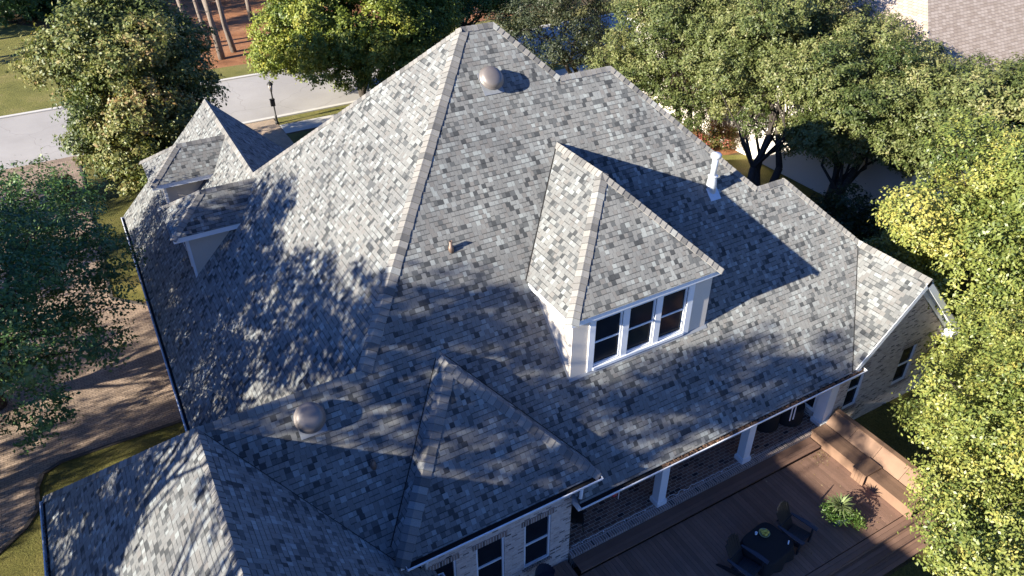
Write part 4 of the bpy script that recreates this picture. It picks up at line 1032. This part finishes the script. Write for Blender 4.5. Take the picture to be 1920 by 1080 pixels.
# ------------------------------------------------------------------ neighbour house and fence
NO = Vector((43, 30, 0)); nb = thing("stucco_house", "pale stucco house with brown shingle roof behind the live oaks at right", "house", NO)
b = MB(NO); nx0, nx1, ny0, ny1, nz = 34.5, 58, 20.0, 43.0, 5.6
b.face([(nx0, ny1, 0), (nx0, ny0, 0), (nx0, ny0, nz), (nx0, ny1, nz)])
wx0, wx1 = 36.2, 38.4
b.face([(nx0, ny0, 0), (wx0, ny0, 0), (wx0, ny0, nz), (nx0, ny0, nz)]); b.face([(wx1, ny0, 0), (nx1, ny0, 0), (nx1, ny0, nz), (wx1, ny0, nz)])
b.face([(wx0, ny0, 0), (wx1, ny0, 0), (wx1, ny0, 1.7), (wx0, ny0, 1.7)]); b.face([(wx0, ny0, 3.6), (wx1, ny0, 3.6), (wx1, ny0, nz), (wx0, ny0, nz)])
for q in ([(wx0, ny0, 1.7), (wx0, ny0 + .4, 1.7), (wx0, ny0 + .4, 3.6), (wx0, ny0, 3.6)], [(wx1, ny0, 3.6), (wx1, ny0 + .4, 3.6), (wx1, ny0 + .4, 1.7), (wx1, ny0, 1.7)], [(wx0, ny0, 1.7), (wx1, ny0, 1.7), (wx1, ny0 + .4, 1.7), (wx0, ny0 + .4, 1.7)], [(wx0, ny0, 3.6), (wx0, ny0 + .4, 3.6), (wx1, ny0 + .4, 3.6), (wx1, ny0, 3.6)]): b.face(q)
b.face([(nx1, ny0, 0), (nx1, ny1, 0), (nx1, ny1, nz), (nx1, ny0, nz)]); b.face([(nx1, ny1, 0), (nx0, ny1, 0), (nx0, ny1, nz), (nx1, ny1, nz)])
b.build("wall", simple("pale_stucco", (.66, .60, .53), .92, .06, 9), nb)
b = MB(NO); b.box((wx0 + .05, ny0 + .30, 1.7), (wx1 - .05, ny0 + .36, 3.6)); wo = b.build("window", M_IRON, nb)
b = MB(NO); b.box((wx0 + .15, ny0 + .28, 1.8), (wx1 - .15, ny0 + .298, 3.5)); b.build("pane", M_GLASS, wo)
def brown_roof():
    q = NT("brown_shingle"); uv = q.uv()
    bk = q.n("ShaderNodeTexBrick"); q.l(uv, bk.inputs["Vector"]); bk.inputs["Scale"].default_value = 1; bk.inputs["Brick Width"].default_value = .3; bk.inputs["Row Height"].default_value = .19; bk.inputs["Mortar Size"].default_value = .012
    bk.inputs["Color1"].default_value = (.30, .235, .185, 1); bk.inputs["Color2"].default_value = (.42, .345, .285, 1); bk.inputs["Mortar"].default_value = (.15, .115, .09, 1)
    n = q.noise(uv, 40, 4, .7); q.col(q.mix(.4, bk.outputs[0], q.ramp(n, [(.3, (.2, .2, .2)), (.7, (.8, .8, .8))]), 'OVERLAY')); q.rough(.92, .2); q.bump(n, .01, .6); return q.mat
M_BROWN = brown_roof()
b = MB(NO); e = .5; rx0, rx1, ry0, ry1, rz0 = nx0 - e, nx1 + e, ny0 - e, ny1 + e, nz + .05; sl = .72; hw = (ry1 - ry0) / 2; rz1 = rz0 + hw * sl
A_, B_ = (rx0 + hw, ry0 + hw, rz1), (rx1 - hw, ry0 + hw, rz1)
b.face([(rx0, ry0, rz0), (rx1, ry0, rz0), B_, A_]); b.face([(rx0, ry1, rz0), (rx0, ry0, rz0), A_]); b.face([(rx1, ry1, rz0), (rx0, ry1, rz0), A_, B_]); b.face([(rx1, ry0, rz0), (rx1, ry1, rz0), B_])
ro = b.build("roof", M_BROWN, nb)
b = MB(NO); b.box((rx0 + .02, ry0 + .02, rz0 - .2), (rx1 - .02, ry1 - .02, rz0 - .02)); b.build("fascia", M_WHITE, nb)
fo_ = Vector((33.0, 19.2, 0)); fe = thing("iron_fence", "black iron picket fence panel in shade beside the pale house", "fence", fo_)
for k in range(12):
    b = MB(); x_ = -1.6 + k * .28; b.tube([(x_, 0, 0), (x_, 0, 1.5), (x_, 0, 1.62)], [.016, .016, .002], 6); b.build("picket", M_IRON, fe)
for z_ in (.2, 1.35):
    b = MB(); b.box((-1.66, -.02, z_), (1.6, .02, z_ + .04)); b.build("rail", M_IRON, fe)
for x_ in (-1.7, 1.48):
    b = MB(); b.box((x_ - .04, -.04, 0), (x_ + .04, .04, 1.75)); b.build("post", M_IRON, fe)
bpy.context.view_layer.update()
